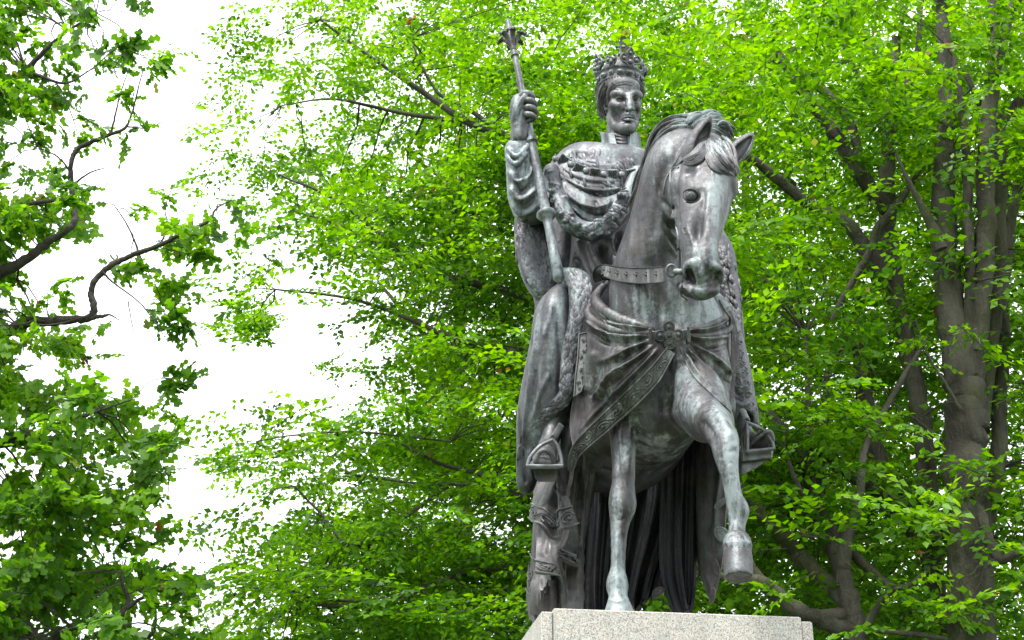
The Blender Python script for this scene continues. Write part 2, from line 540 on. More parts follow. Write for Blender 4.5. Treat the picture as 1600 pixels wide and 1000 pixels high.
def leaf_mat(name, c0, c1, c2, trans=0.50, rust=0.994):
    t = NT(name)
    isl = t.n('ShaderNodeNewGeometry').outputs['Random Per Island']
    pos = t.n('ShaderNodeTexCoord').outputs['Object']
    big = t.n('ShaderNodeTexNoise', Vector=pos, Scale=0.8, Detail=4.0).outputs['Fac']
    f = t.ramp(t.math('ADD', t.math('MULTIPLY', isl, 0.42), t.math('MULTIPLY', big, 1.3)), 0.52, 1.2)
    r = t.n('ShaderNodeValToRGB', Fac=f)
    e = r.color_ramp.elements
    e[0].color = (*c0, 1); e[1].color = (*c2, 1); m = e.new(0.5); m.color = (*c1, 1)
    spot = t.ramp(t.n('ShaderNodeTexNoise', Vector=pos, Scale=1.7, Detail=2.0).outputs['Fac'], 0.715, 0.735)     # a few dying twigs
    col = t.mix(t.math('MULTIPLY', spot, t.ramp(isl, 0.45, 0.46)), r.outputs['Color'], (0.17, 0.085, 0.02))
    col = t.mix(t.ramp(isl, rust, rust + 0.002), col, (0.16, 0.17, 0.03))
    t.l(col, t.b.inputs['Base Color'])
    t.b.inputs['Roughness'].default_value = 0.5
    t.b.inputs['Specular IOR Level'].default_value = 0.35
    tr = t.n('ShaderNodeBsdfTranslucent')
    hs = t.n('ShaderNodeHueSaturation', Color=col, Hue=0.492, Saturation=1.05, Value=1.9)
    t.l(hs.outputs['Color'], tr.inputs['Color'])
    mx = t.n('ShaderNodeMixShader'); mx.inputs[0].default_value = trans
    t.l(t.b.outputs['BSDF'], mx.inputs[1]); t.l(tr.outputs['BSDF'], mx.inputs[2])
    t.l(mx.outputs['Shader'], t.out.inputs['Surface'])
    return t.m
M['beech_leaf'] = leaf_mat('beech_leaf', (0.034, 0.108, 0.006), (0.090, 0.232, 0.009), (0.170, 0.340, 0.013))
M['oak_leaf'] = leaf_mat('oak_leaf', (0.042, 0.120, 0.009), (0.088, 0.220, 0.012), (0.150, 0.300, 0.018), 0.55, 0.99)

def bark(name, a, b, moss):
    t = NT(name)
    n1 = t.noise(3.0, 6, 0.6, stretch=(1, 1, 0.35)); n2 = t.noise(14, 5, 0.65)
    col = t.mix(t.ramp(n1, 0.35, 0.65), a, b)
    col = t.mix(t.math('MULTIPLY', t.ramp(t.noise(1.6, 4), 0.5, 0.66), 0.55), col, moss)
    col = t.mix(t.ramp(n2, 0.6, 0.72, 0, 0.4), col, (0.16, 0.155, 0.14))
    t.l(col, t.b.inputs['Base Color']); t.b.inputs['Roughness'].default_value = 0.85
    t.bump(t.math('ADD', n2, t.math('MULTIPLY', t.noise(9, 6, 0.7, stretch=(2.2, 2.2, 0.4)), 2.0)), 0.035, 0.9)
    return t.m
M['bark'] = bark('beech_bark', (0.045, 0.037, 0.028), (0.120, 0.108, 0.088), (0.080, 0.090, 0.030))
M['oak_bark'] = bark('oak_bark', (0.035, 0.028, 0.023), (0.085, 0.074, 0.064), (0.05, 0.05, 0.028))
def lawn(name):
    t = NT(name)
    col = t.mix(t.ramp(t.noise(0.4, 5), 0.3, 0.7), (0.035, 0.075, 0.012), (0.07, 0.12, 0.025))
    col = t.mix(t.ramp(t.noise(25, 4), 0.4, 0.7, 0, 0.6), col, (0.03, 0.05, 0.012))
    t.l(col, t.b.inputs['Base Color']); t.b.inputs['Roughness'].default_value = 0.9
    t.bump(t.noise(60, 4), 0.03, 0.8)
    return t.m
M['lawn'] = lawn('lawn')
# ---------------------------------------------------------------- granite plinth
HB = np.array([-math.sin(math.radians(11.9)), math.cos(math.radians(11.9)), 0])   # horse and plinth: head to tail
HL = np.array([HB[1], -HB[0], 0])                                                 # towards the horse's left side
CORNER = at(865, 950, 7.75)
TOP = float(CORNER[2])

def box_geo(g, o, a, b, c, bev=0.008):
    """a chamfered block from corner o along the vectors a, b, c"""
    o, a, b, c = (np.asarray(q, float) for q in (o, a, b, c))
    me = []
    A, B, C = unit(a), unit(b), unit(c)
    la, lb, lc = np.linalg.norm(a), np.linalg.norm(b), np.linalg.norm(c)
    def ring(z, i):
        return [o + A * x + B * y + C * z for x, y in ((i + bev, i), (la - i - bev, i), (la - i, i + bev), (la - i, lb - i - bev), (la - i - bev, lb - i), (i + bev, lb - i), (i, lb - i - bev), (i, i + bev))]
    return g.grid(np.array([ring(0, bev), ring(bev, 0), ring(lc - bev, 0), ring(lc, bev)]), wrap_v=True, caps=True)

PB = np.array([-math.sin(math.radians(8.5)), math.cos(math.radians(8.5)), 0])      # the plinth itself is turned a little less
PL = np.array([PB[1], -PB[0], 0])
plinth = empty('stone_plinth', tuple(np.array([*(CORNER + PL * 0.78 + PB * 1.5)[:2], 0])))
tag(plinth, 'speckled grey granite plinth of large blocks under the bronze rider', 'plinth')
PW = float(np.linalg.norm(at(1252, 968, CORNER[1] + 0.21)[:2] - CORNER[:2]))
def block(o, a, b, c, bev=0.008):
    g = Geo(); box_geo(g, o, a, b, c, bev)
    me = raw_mesh('block', np.vstack(g.V), g.F, False)
    return link('block', me, M['granite'], plinth)
UP = np.array([0, 0, 1.0])
HC = 1.05                                               # height of the top course
z0 = CORNER - UP * HC
EW = 0.066
block(z0, PL * PW, PB * 0.60, UP * HC, 0.006)                                                 # front slab between the corner strips
block(z0 - PL * (EW + .003) + PB * 0.012, PL * EW, PB * 0.588, UP * (HC - 0.018), 0.006)        # narrow strip at the left corner
block(z0 + PL * (PW + .003) + PB * 0.012, PL * EW, PB * 0.588, UP * (HC - 0.022), 0.006)        # and at the right corner
for k in (0, 1):
    block(z0 + PB * (0.604 + 1.254 * k) - PL * (EW + .003), PL * 0.8, PB * 1.25, UP * (HC - 0.018))
    block(z0 + PB * (0.604 + 1.254 * k) - PL * (EW + .003 - .804), PL * (PW + 2 * EW + .006 - .804), PB * 1.25, UP * (HC - 0.018))
z1 = np.array([z0[0], z0[1], 0])
block(z1 + PB * 0.06 + UP * 0.55, PL * PW, PB * 3.0, UP * (z0[2] - 0.554))
block(z1 - PB * 0.14 - PL * 0.20, PL * (PW + 0.4), PB * 3.4, UP * 0.546)
# ---------------------------------------------------------------- equestrian statue: the horse
statue = empty('equestrian_statue', tuple(CORNER + HL * 0.65 + HB * 1.5))
tag(statue, 'dark weathered bronze statue of a crowned rider holding a sceptre on a stepping horse', 'statue')

hf = Field((-0.12, 7.0, 3.25), (1.75, 10.75, 6.75), 0.0105)
A = at(1040, 575, 8.25); B = A + HB * 0.95 - UP * 0.02; C = A + HB * 1.85 + UP * 0.05
hf.seg(A, B, (0.40, 0.45), (0.44, 0.47), 0.05, side=HL)
hf.seg(B, C, (0.44, 0.47), (0.42, 0.46), 0.05, side=HL)
hf.blob(1042, 520, 8.05, 92, 85, 55, 0.12)                          # breast
hf.blob(1000, 590, 8.02, 55, 75, 42, 0.10)                          # shoulder muscles
hf.blob(1090, 590, 8.02, 52, 72, 42, 0.10)
hf.blob(1030, 655, 8.15, 55, 45, 45, 0.10)
# neck
hf.chain([(1032, 485, 8.12, 80, 80), (1018, 420, 8.10, 50, 78), (1030, 350, 7.98, 38, 72), (1040, 300, 7.88, 34, 62), (1053, 254, 7.78, 33, 52), (1076, 232, 7.74, 27, 38)], 0.08)
# standing leg
hf.chain([(994, 600, 8.20, 46, 56), (974, 645, 8.20, 27, 38)], 0.05)
hf.chain([(974, 645, 8.20, 26, 38), (974, 690, 8.19, 19.5, 30), (974.5, 730, 8.18, 16.5, 24), (974, 755, 8.17, 17, 21)], 0.02, n=3)
hf.chain([(974, 755, 8.17, 17, 21), (972.5, 776, 8.16, 20, 22), (972.5, 791, 8.15, 21, 22), (969, 814, 8.16, 15.5, 19), (967, 836, 8.16, 12.5, 17), (965.5, 886, 8.16, 11, 16), (964.5, 904, 8.14, 14.5, 19), (964.5, 916, 8.13, 17, 20), (965.5, 930, 8.11, 13.5, 17)], 0.008, n=3)
hf.chain([(966, 934, 8.105, 15, 18), (968, 966, 8.08, 27)], 0.01)
# raised leg
hf.chain([(1082, 612, 8.05, 48, 60), (1097, 640, 7.82, 38, 46), (1112, 658, 7.58, 29, 36)], 0.05, n=4)
hf.chain([(1112, 658, 7.58, 27, 34), (1124, 674, 7.38, 23, 28), (1132, 688, 7.27, 22, 25)], 0.02, n=3)
hf.chain([(1132, 688, 7.27, 22, 25), (1134, 706, 7.23, 20, 23), (1137, 727, 7.22, 16, 21), (1142, 752, 7.22, 13, 18), (1146.5, 776, 7.23, 13, 18), (1152, 792, 7.24, 16, 20), (1153, 801, 7.245, 16.5, 20), (1151.5, 820, 7.24, 12.5, 17), (1151, 838, 7.22, 13.5, 17)], 0.008, n=3)
hf.chain([(1142, 684, 7.20, 7), (1146, 700, 7.18, 6)], 0.02)          # knee cap
hf.chain([(1152, 850, 7.215, 22.5, 24), (1152, 853, 7.21, 23.5, 25)], 0.004)      # coronet
hf.chain([(1152, 862, 7.20, 22, 25), (1153, 876, 7.18, 23, 27), (1154, 900, 7.15, 22.5, 27)], 0.003)
hf.blob(1172, 1094, 7.10, 200, 200, 200, 0.004, 's')                 # flat sole
hf.blob(1102, 1083, 7.10, 192, 192, 192, 0.004, 's')
hf.blob(1098, 664, 7.80, 18, 22, 34, 0.06)                           # elbow
# hind legs and rump
for s, off in ((-1, 0.0), (1, 0.12)):
    H = C + HL * 0.21 * s + HB * (0.10 + off)
    pts = [H + UP * 0.05, H - UP * 0.42 - HB * 0.12, H - UP * 0.72 + HB * 0.10, H - UP * 0.98 + HB * 0.16, H - UP * 1.30 + HB * 0.06, H - UP * 1.50]
    pts = [np.array([p[0], p[1], max(p[2], TOP + 0.07)]) for p in pts]
    for p, q, ra, rb in zip(pts, pts[1:], (0.28, 0.21, 0.12, 0.085, 0.07), (0.21, 0.12, 0.09, 0.07, 0.085)):
        hf.seg(p, q, ra, rb, 0.06)
    hf.seg(pts[-1], [pts[-1][0], pts[-1][1] - 0.03, TOP + 0.03], 0.08, 0.10, 0.02)
# head
hf.chain([(1104, 240, 7.62, 30, 36), (1101, 264, 7.56, 43, 45), (1100, 295, 7.50, 44, 46), (1096, 330, 7.45, 39, 43), (1092, 365, 7.41, 31, 38), (1094, 398, 7.37, 25, 34), (1096, 424, 7.34, 27, 33), (1094, 444, 7.35, 24, 31)], 0.03, n=4)
hf.blob(1064, 312, 7.57, 23, 46, 30, 0.05, roll=-6)                  # jowl
hf.chain([(1120, 258, 7.38, 14), (1114, 320, 7.31, 10), (1107, 375, 7.25, 9), (1103, 412, 7.22, 10)], 0.06)   # nose bridge
hf.blob(1077, 286, 7.41, 19, 10, 13, 0.05, roll=-24)                 # brow over the eye
hf.blob(1144, 288, 7.46, 9, 18, 18, 0.04)                            # far brow
hf.chain([(1056, 338, 7.50, 5), (1072, 334, 7.42, 5), (1090, 350, 7.36, 4)], 0.04)         # cheek bone
def sY(px, py): return float(hf.hit(px, py, default=[7.4])[0][1])
hf.blob(1080, 305, sY(1080, 305) - .012, 14, 12, 15, 0.02, 's', roll=18)      # eye socket
hf.blob(1073, 268, sY(1073, 268) - .03, 12, 9, 14, 0.03, 's')                 # hollow of the temple
hf.blob(1092, 338, sY(1092, 338) - .055, 8, 36, 18, 0.04, 's', roll=4)        # hollow beside the bridge
hf.chain([(1072, 432, sY(1074, 430) - .004, 5), (1075, 416, sY(1076, 416) - .01, 6.5), (1085, 412, sY(1085, 412) - .012, 7), (1092, 424, sY(1091, 424) - .008, 6), (1093, 440, sY(1092, 440) - .004, 5)], 0.015)   # nostril rims
hf.chain([(1116, 416, sY(1116, 416) - .005, 6), (1124, 424, sY(1121, 424), 6), (1124, 440, sY(1120, 440), 5)], 0.018)
hf.chain([(1076, 424, sY(1078, 424), 4.5, 7), (1080, 433, sY(1080, 432), 4.8, 8), (1086, 440, sY(1086, 440), 2.6, 5)], 0.008, 's')
hf.chain([(1122, 427, sY(1120, 427), 2.4, 5), (1120, 437, sY(1118, 437), 1.8, 4)], 0.008, 's')
hf.chain([(1077, 453, 7.34, 10, 23), (1094, 457, 7.29, 10, 21), (1110, 454, 7.32, 10, 19)], 0.02)             # lower lip and chin
hf.chain([(1067, 441, sY(1071, 441), 1.8), (1076, 450, sY(1078, 450) - .004, 1.8), (1094, 454, sY(1094, 453) - .006, 1.8), (1110, 452, sY(1110, 451) - .004, 1.8), (1119, 445, sY(1116, 444), 1.8)], 0.006, 's')   # mouth

V, F = hf.mesh()
N = normals(V, F)
L = []
for k in range(6):                                                    # skin folds where the neck bends
    y = 300 + 15 * k
    L.append(([(1026 + k * 2, y - 22), (1030 + 3 * k, y + 8), (1046 + 2 * k, y + 24), (1058, y + 26)], 3.2, 1.8 if k % 2 else -2.2))
L += [([(1035, 210), (1010, 290), (992, 350), (985, 410)], 7, 2.0), ([(1048, 240), (1030, 300), (1020, 380)], 8, -2.5),
      ([(1010, 400), (1025, 450), (1038, 505)], 9, -3), ([(1065, 440), (1058, 480), (1050, 515)], 10, -3),
      ([(1046, 540), (1043, 600), (1040, 650)], 9, -6), ([(1010, 560), (1005, 600), (1000, 640)], 10, 3),
      ([(960, 640), (962, 690), (966, 740)], 4, -2.5), ([(984, 640), (984, 690), (981, 745)], 4, 2.2), ([(975, 660), (974, 720)], 3, -2),
      ([(1093, 655), (1112, 678), (1116, 700)], 6, -3), ([(1108, 622), (1128, 655), (1146, 690)], 6, 3),
      ([(1140, 720), (1144, 760), (1150, 790)], 4, 1.5), ([(1151, 720), (1155, 770)], 3, -1.2), ([(1133, 690), (1140, 706), (1150, 700)], 3, -1.5),
      ([(962, 800), (966, 812), (978, 808)], 3, -1.4), ([(965, 830), (963, 890)], 4, 1.5), ([(974, 830), (972, 890)], 2.5, -1.3),
      ([(1130, 850), (1152, 846), (1176, 850)], 2.2, 1.6), ([(1128, 856), (1152, 853), (1178, 856)], 1.6, -1.2),
      ([(948, 936), (966, 940), (984, 935)], 2.5, 1.3),
      ([(1068, 240), (1058, 290), (1060, 340), (1066, 400)], 2.0, -1.0), ([(1058, 262), (1047, 300), (1052, 350)], 3, 1.5),
      ([(1075, 355), (1083, 380), (1078, 405)], 3, 1.8), ([(1060, 296), (1056, 330), (1062, 352)], 4, -1.5), ([(1110, 280), (1104, 330), (1100, 380)], 4, 1.0), ([(1096, 292), (1100, 312), (1098, 330)], 4, -1.5),
      ([(1098, 430), (1096, 450)], 1.6, -1), ([(1104, 432), (1103, 452)], 1.6, 1), ([(1112, 430), (1110, 450)], 1.6, -1), ([(1092, 425), (1098, 412)], 2, -1.2),
      ([(1070, 384), (1092, 387), (1112, 380)], 1.2, -0.6), ([(1078, 372), (1086, 385), (1084, 402)], 2.5, 1.4), ([(1070, 400), (1078, 396)], 2, 1), ([(1076, 340), (1074, 358), (1080, 372)], 2, 1.0), ([(1082, 455), (1096, 458), (1110, 455)], 1.5, -0.9)]
V = ridges(V, N, [(a_, w_, 1.7 * h_) for a_, w_, h_ in L])
horse = link('horse', raw_mesh('horse', V, F), M['horse'], statue)
def paint(o, V, spots, base=0.0):
    """pale verdigris spots: rows (px, py, rx, ry, value), soft ellipses on the traced surface"""
    x, y = proj(V); a = np.full(len(V), base)
    for px, py, rx, ry, v in spots:
        a += v * np.exp(-(((x - px) / rx) ** 2 + ((y - py) / ry) ** 2))
    o.data.attributes.new('pale', 'FLOAT', 'POINT').data.foreach_set('value', a.astype(np.float32))
paint(horse, V, [(1126, 640, 14, 30, .7), (1143, 700, 22, 40, .75), (1150, 780, 26, 60, .75), (1154, 848, 25, 10, .6), (970, 800, 26, 60, .3), (966, 890, 22, 60, .45), (968, 950, 30, 20, .6),
                 (1120, 330, 14, 70, .45), (1100, 410, 30, 30, .3), (1085, 488, 50, 26, .75), (1125, 280, 20, 40, .3), (1040, 230, 15, 30, .4), (1010, 480, 30, 26, .35), (980, 690, 20, 50, .35), (1110, 510, 30, 30, .4), (1065, 600, 25, 50, .42), (1085, 560, 20, 30, .4), (1030, 700, 50, 28, .45), (1095, 640, 14, 16, .3), (985, 460, 30, 30, .2)])
# ---------------------------------------------------------------- horse: ears, eye, hair, bridle, rein
def vdir(p): return unit(np.asarray(p) - EYE)
def frame(p):
    v = vdir(p); r = unit(np.cross(v, [0, 0, 1])); return r, np.cross(r, v), -v      # across, up, towards the eye

def field_part(name, lo, hi, h, fn, mat, parent, ridge=(), pale=0.0):
    f = Field(lo, hi, h); fn(f)
    V, F = f.mesh()
    if len(ridge): V = ridges(V, normals(V, F), ridge)
    return put(name, (V, F), mat, parent, pale), f

def box_of(pxs, pys, Ys):
    c = np.array([at(x, y, q) for x in pxs for y in pys for q in Ys]); return c.min(0) - 0.03, c.max(0) + 0.03

def ear(J, J2, ridge):
    xs = [j[0] for j in J]; ys = [j[1] for j in J]; q = [j[2] for j in J]
    def fn(f):
        f.chain(J, 0.015, n=5)
        f.chain(J2, 0.012, 's', n=5)
    return field_part('ear', *box_of((min(xs) - 25, max(xs) + 20), (min(ys) - 10, max(ys) + 25), (min(q) - .12, max(q) + .12)), 0.005, fn, M['horse'], horse, ridge)[0]
def ear_at(J, d):
    return [(x, y, q + d, *r) for x, y, q, *r in J]
ear(ear_at([(1078, 256, 7.60, 12, 12), (1083, 240, 7.58, 17, 15), (1091, 218, 7.56, 15, 12), (1102, 198, 7.54, 9, 8), (1110, 183, 7.53, 2.2, 2)], -.13),
    ear_at([(1089, 246, 7.555, 8, 10), (1096, 224, 7.53, 9, 10), (1104, 205, 7.52, 5.5, 8), (1109, 192, 7.51, 1.5, 2)], -.13), [([(1080, 250), (1092, 215), (1106, 190)], 3, -1)])
ear(ear_at([(1139, 250, 7.62, 11, 14), (1149, 240, 7.66, 14, 12), (1160, 229, 7.66, 13, 10), (1169, 218, 7.66, 8, 7), (1175, 210, 7.66, 2, 2)], -.08),
    ear_at([(1148, 246, 7.625, 8, 9), (1158, 234, 7.625, 8, 9), (1167, 223, 7.63, 5, 6), (1173, 215, 7.64, 1.5, 2)], -.08), ())

# eye: ball, iris and lids
E0 = at(1079.5, 305.5, sY(1080, 305.5) - .027); me_ = mpp(E0); r_, u_, t_ = frame(E0)
g = Geo().ball(E0, 9.2 * me_, 18)
eye = g.build('eye', M['pale'], horse)
def arc(c, R, rx, ry, a0, a1, n, rot=0.0, lift=0.0):
    r, u, t = R; o = []
    for k in range(n + 1):
        a = math.radians(a0 + (a1 - a0) * k / n)
        x, y = rx * math.cos(a), ry * math.sin(a)
        o.append(c + r * (x * math.cos(rot) - y * math.sin(rot)) + u * (x * math.sin(rot) + y * math.cos(rot)) + t * lift)
    return np.array(o)
def lid(rx, ry, a0, a1, w, d, rot):
    p = arc(E0, (r_, u_, t_), rx * me_, ry * me_, a0, a1, 14, rot)
    k = np.sin(np.linspace(0, math.pi, 15))
    return Geo().tube(p + t_ * ((d + 1.8 * k) * me_)[:, None], (.5 + w * k) * me_, 8)
lid(12.5, 10.0, 0, 180, 1.9, 2.4, -.34).build('eyelid', M['horse'], eye)
lid(12.0, 10.0, 188, 352, 1.0, 1.6, -.34).build('eyelid', M['horse'], eye)
g = Geo()
g.tube(arc(E0 + t_ * 8.3 * me_ - u_ * .6 * me_, (r_, u_, t_), 3.4 * me_, 3.4 * me_, 100, 400, 14), 0.7 * me_, 6)
g.ball(E0 + t_ * 8.8 * me_ - u_ * 1.0 * me_, 1.5 * me_, 8)
g.build('iris', M['trim'], eye)

def hair(g, guides, rnd, n, r, snap=None, off=0.0):
    """locks along guide curves; guide rows (px, py, Y, half width px)"""
    for gd in guides:
        gd = crom(gd, 5)
        for k in range(n):
            u = (k + rnd.uniform(0.1, 0.9)) / n * 2 - 1
            t0, t1 = rnd.uniform(0, 0.15), rnd.uniform(0.78, 1.0)
            i = np.linspace(t0, t1, 12) * (len(gd) - 1)
            c = np.stack([np.interp(i, np.arange(len(gd)), gd[:, q]) for q in range(4)], 1)
            T = np.gradient(c[:, :2], axis=0); T /= np.linalg.norm(T, axis=1)[:, None] + 1e-9
            w = c[:, 3] * u + np.sin(np.linspace(0, rnd.uniform(3, 7), 12) + rnd.uniform(0, 6)) * rnd.uniform(0.8, 3.0)
            x = c[:, 0] - T[:, 1] * w; y = c[:, 1] + T[:, 0] * w
            Yb = c[:, 2] + 0.03 * u * u + rnd.uniform(-0.03, 0.012)
            P = at(x, y, Yb)
            if snap is not None:
                H = snap.hit(x, y, default=np.full(12, 1e3), off=off)
                P = np.where((H[:, 1] < P[:, 1])[:, None], H, P)
            rr = r * rnd.uniform(0.7, 1.25) * mpp(P[0])
            g.tube(P, rr * np.array([.45, .8, 1, 1, 1, 1, 1, .95, .85, .7, .45, .12]), 7, flat=0.75, flat_dir=frame(P[5])[2])

rnd = random.Random(4)
g = Geo()
for r_h, n_h in ((3.6, 8), (2.6, 9), (1.9, 9)):
    hair(g, [[(1092, 197, 7.62, 12), (1062, 192, 7.68, 13), (1034, 205, 7.76, 13), (1019, 230, 7.84, 10), (1011, 258, 7.90, 7)],
             [(1075, 198, 7.62, 8), (1048, 204, 7.68, 8), (1028, 226, 7.76, 8), (1015, 258, 7.86, 6)]], rnd, n_h, r_h)
hair(g, [[(1022, 232, 7.92, 9), (1006, 268, 7.98, 8), (993, 305, 8.05, 7), (976, 350, 8.15, 5)]], rnd, 11, 2.4)
for r_h in (2.8, 2.0, 1.6):
    hair(g, [[(1080, 199, 7.62, 5), (1092, 186, 7.62, 7), (1110, 181, 7.63, 7), (1127, 188, 7.68, 5)], [(1084, 203, 7.58, 5), (1102, 191, 7.58, 7), (1122, 192, 7.60, 7), (1139, 206, 7.66, 5)],
             [(1090, 208, 7.55, 5), (1108, 200, 7.54, 6), (1128, 205, 7.58, 7), (1142, 222, 7.64, 4)], [(1098, 212, 7.53, 4), (1112, 208, 7.51, 5), (1126, 214, 7.54, 5), (1136, 230, 7.60, 3)],
             [(1098, 190, 7.66, 4), (1116, 186, 7.70, 5), (1136, 198, 7.74, 5), (1146, 218, 7.76, 3)],
             [(1072, 196, 7.62, 3), (1086, 180, 7.61, 3), (1102, 178, 7.62, 2)], [(1104, 188, 7.60, 3), (1114, 180, 7.60, 3), (1128, 182, 7.63, 2)], [(1118, 196, 7.58, 3), (1132, 194, 7.58, 3), (1148, 206, 7.64, 2)]], rnd, 5, r_h)
for q in range(9):
    a = q / 8; g.ball(at(1030 + 100 * a, 212 - 22 * math.sin(a * 3.1), 7.84), (0.06, 0.06, 0.06), 8)
for q in range(12):                                                   # the mane on the far side of the neck
    a = q / 11; p = at(1040 - 55 * a, 215 + 120 * a, 7.98 + 0.25 * a); g.tube([p + HL * .06 * k + UP * 0.02 - UP * 0.05 * k * k for k in range(5)], [.02, .024, .024, .018, .006], 6)
g.build('mane', M['horse'], horse)
mane = bpy.data.objects['mane']; mv = np.array([v.co for v in mane.data.vertices]); paint(mane, mv, [(1105, 180, 40, 22, 1.0), (1060, 190, 30, 12, .2)])
g = Geo()
hair(g, [[(1112, 214, 7.52, 9), (1116, 232, 7.40, 11), (1132, 254, 7.33, 11), (1152, 276, 7.33, 5)],
         [(1122, 214, 7.53, 8), (1138, 234, 7.42, 8), (1148, 258, 7.36, 6), (1153, 278, 7.36, 4)],
         [(1108, 220, 7.50, 6), (1108, 240, 7.38, 6), (1118, 260, 7.31, 5), (1140, 272, 7.30, 3)]], rnd, 15, 2.3, hf, 0.012)
hair(g, [[(1106, 226, 7.46, 5), (1098, 240, 7.42, 5), (1082, 250, 7.40, 5), (1064, 253, 7.46, 2)]], rnd, 9, 2.1, hf, 0.012)
g.build('forelock', M['horse'], horse)
fore = bpy.data.objects['forelock']; paint(fore, np.array([v.co for v in fore.data.vertices]), [(1122, 225, 22, 22, .7)])

def cord(g, pts, r_px, field, off_px=0.6, n=7, default=8.0, sub=5):
    p = crom(pts, sub)
    d = p[:, 2] if p.shape[1] > 2 else np.full(len(p), default)
    H = field.hit(p[:, 0], p[:, 1], default=d)
    m = mpp(H[0]); H = H - np.array([vdir(h) for h in H]) * off_px * m
    g.tube(H, r_px * m, n)
    return H
g = Geo()
cord(g, [(1064, 238), (1056, 254), (1048, 266), (1048, 300), (1052, 335), (1060, 370), (1063, 400), (1064, 424)], 1.7, hf, default=7.6)
cord(g, [(1067, 250), (1058, 258), (1048, 267), (1040, 282), (1036, 304)], 1.5, hf, default=7.7)
cord(g, [(1048, 268), (1053, 262), (1060, 262)], 1.5, hf, default=7.6)
cord(g, [(1068, 357), (1072, 355), (1075, 360), (1072, 365), (1068, 363), (1067, 358)], 1.0, hf, default=7.5)
cord(g, [(1066, 440), (1063, 452), (1066, 462), (1074, 467)], 1.8, hf, default=7.42)
cord(g, [(1124, 470, 7.6), (1132, 484, 7.75), (1141, 497, 7.9), (1140, 508, 7.95)], 2.0, hf)
g.build('bridle', M['trim'], horse)
Q = at(1049, 423, 7.36); mq = mpp(Q); R_ = frame(Q)
g = Geo()
g.tube(arc(Q, R_, 7.4 * mq, 9.2 * mq, 0, 360, 22), 2.2 * mq, 8)
g.ball(at(1058, 424, 7.36), 5.5 * mq, 10)
g.lathe(at(1052, 424, 7.36), at(1068, 425, 7.33), [(0, 3 * mq), (.012, 5 * mq), (.03, 4 * mq), (.05, 5.4 * mq), (.062, 3.5 * mq)], 10)
g.build('bit_ring', M['pale'], horse)

# decorated rein from the bit ring round the neck
def strip(pts, hw, thick, field=None, off=0.015, n=10):
    """band along traced points (px, py, Y), hw half width in px (or list), closed"""
    p = crom(pts, n)
    h = np.interp(np.linspace(0, 1, len(p)), np.linspace(0, 1, len(np.atleast_1d(hw))), np.atleast_1d(hw)) if np.ndim(hw) else np.full(len(p), hw)
    T = np.gradient(p[:, :2], axis=0); T /= np.linalg.norm(T, axis=1)[:, None]
    rows = []
    for q in np.linspace(-1, 1, 5):
        x = p[:, 0] - T[:, 1] * h * q; y = p[:, 1] + T[:, 0] * h * q; Y = p[:, 2].copy()
        if field is not None:
            H = field.hit(x, y, default=np.full(len(p), 1e3)); Y = np.minimum(Y, H[:, 1] - off)
        rows.append(at(x, y, Y))
    G = np.array(rows).transpose(1, 0, 2)
    a, b = G.shape[:2]
    F = np.array([(i * b + j, i * b + j + 1, (i + 1) * b + j + 1, (i + 1) * b + j) for i in range(a - 1) for j in range(b - 1)])
    V = G.reshape(-1, 3); N = normals(V, F)
    if ((N * (V - EYE)).sum(1)).mean() > 0: F = F[:, ::-1]; N = -N
    m = len(V)
    rim = [j for j in range(b)] + [i * b + b - 1 for i in range(1, a)] + [(a - 1) * b + j for j in range(b - 2, -1, -1)] + [i * b for i in range(a - 2, 0, -1)]
    S = np.array([(rim[i], m + rim[i], m + rim[(i + 1) % len(rim)], rim[(i + 1) % len(rim)]) for i in range(len(rim))])
    return (np.vstack([V, V - N * thick]), np.vstack([F, F[:, ::-1] + m, S])), G, N.reshape(a, b, 3)
vf, G, NN = strip([(936, 440, 8.30), (934, 428, 8.25), (942, 422, 8.12), (965, 428, 7.95), (1000, 431, 7.72), (1036, 429, 7.44)], [6, 7, 8.5, 11, 12, 12], 0.016, hf, 0.02, n=7)
rein = put('rein', vf, M['trim'], horse, 0.0)
g = Geo()
for row in (G[:, 0], G[:, -1]): g.tube(row - np.array([vdir(q) * .004 for q in row]), 1.1 * mq, 6)
for k in range(12, len(G) - 2, 3):
    c = G[k, 2] + NN[k, 2] * 0.002
    for dx, dy, rr in ((0, 0, 1.9), (3.2, -1.5, 1.2), (-3.2, -1.5, 1.2), (0, -5, 1.3), (0, 4.5, 1.3)):
        g.ball(c + frame(c)[0] * dx * mq + frame(c)[1] * -dy * mq, rr * mq, 6)
g.ball(at(941, 429, 8.04), 3 * mq, 8); g.ball(at(943, 440, 8.06), 2.4 * mq, 8)
g.build('stud', M['under'], rein)
# ---------------------------------------------------------------- the draped cloth over the horse
cap = None
def fan(name, rows, nu, nv, folds, mat, parent, thick=0.022, off=0.025, pale=0.0, **kw):
    V, F, G = sheet(rows, nu, nv, folds, thick, snap=kw.pop('snap', hf), off=off, **kw)
    return put(name, (V, F), mat, parent, pale), G
left = [[(1024, 516, 7.9), (985, 509, 7.95), (955, 494, 8.0), (936, 470, 8.12)],
        [(1024, 521, 7.9), (980, 522, 7.95), (938, 510, 8.0), (917, 490, 8.15)],
        [(1026, 527, 7.9), (980, 545, 7.95), (938, 550, 8.02), (905, 540, 8.25)],
        [(1030, 534, 7.9), (985, 566, 7.95), (938, 588, 8.05), (899, 598, 8.30)],
        [(1036, 540, 7.9), (992, 586, 7.95), (940, 628, 8.08), (890, 660, 8.35)],
        [(1043, 546, 7.9), (1003, 596, 7.95), (948, 648, 8.10), (895, 700, 8.30)]]
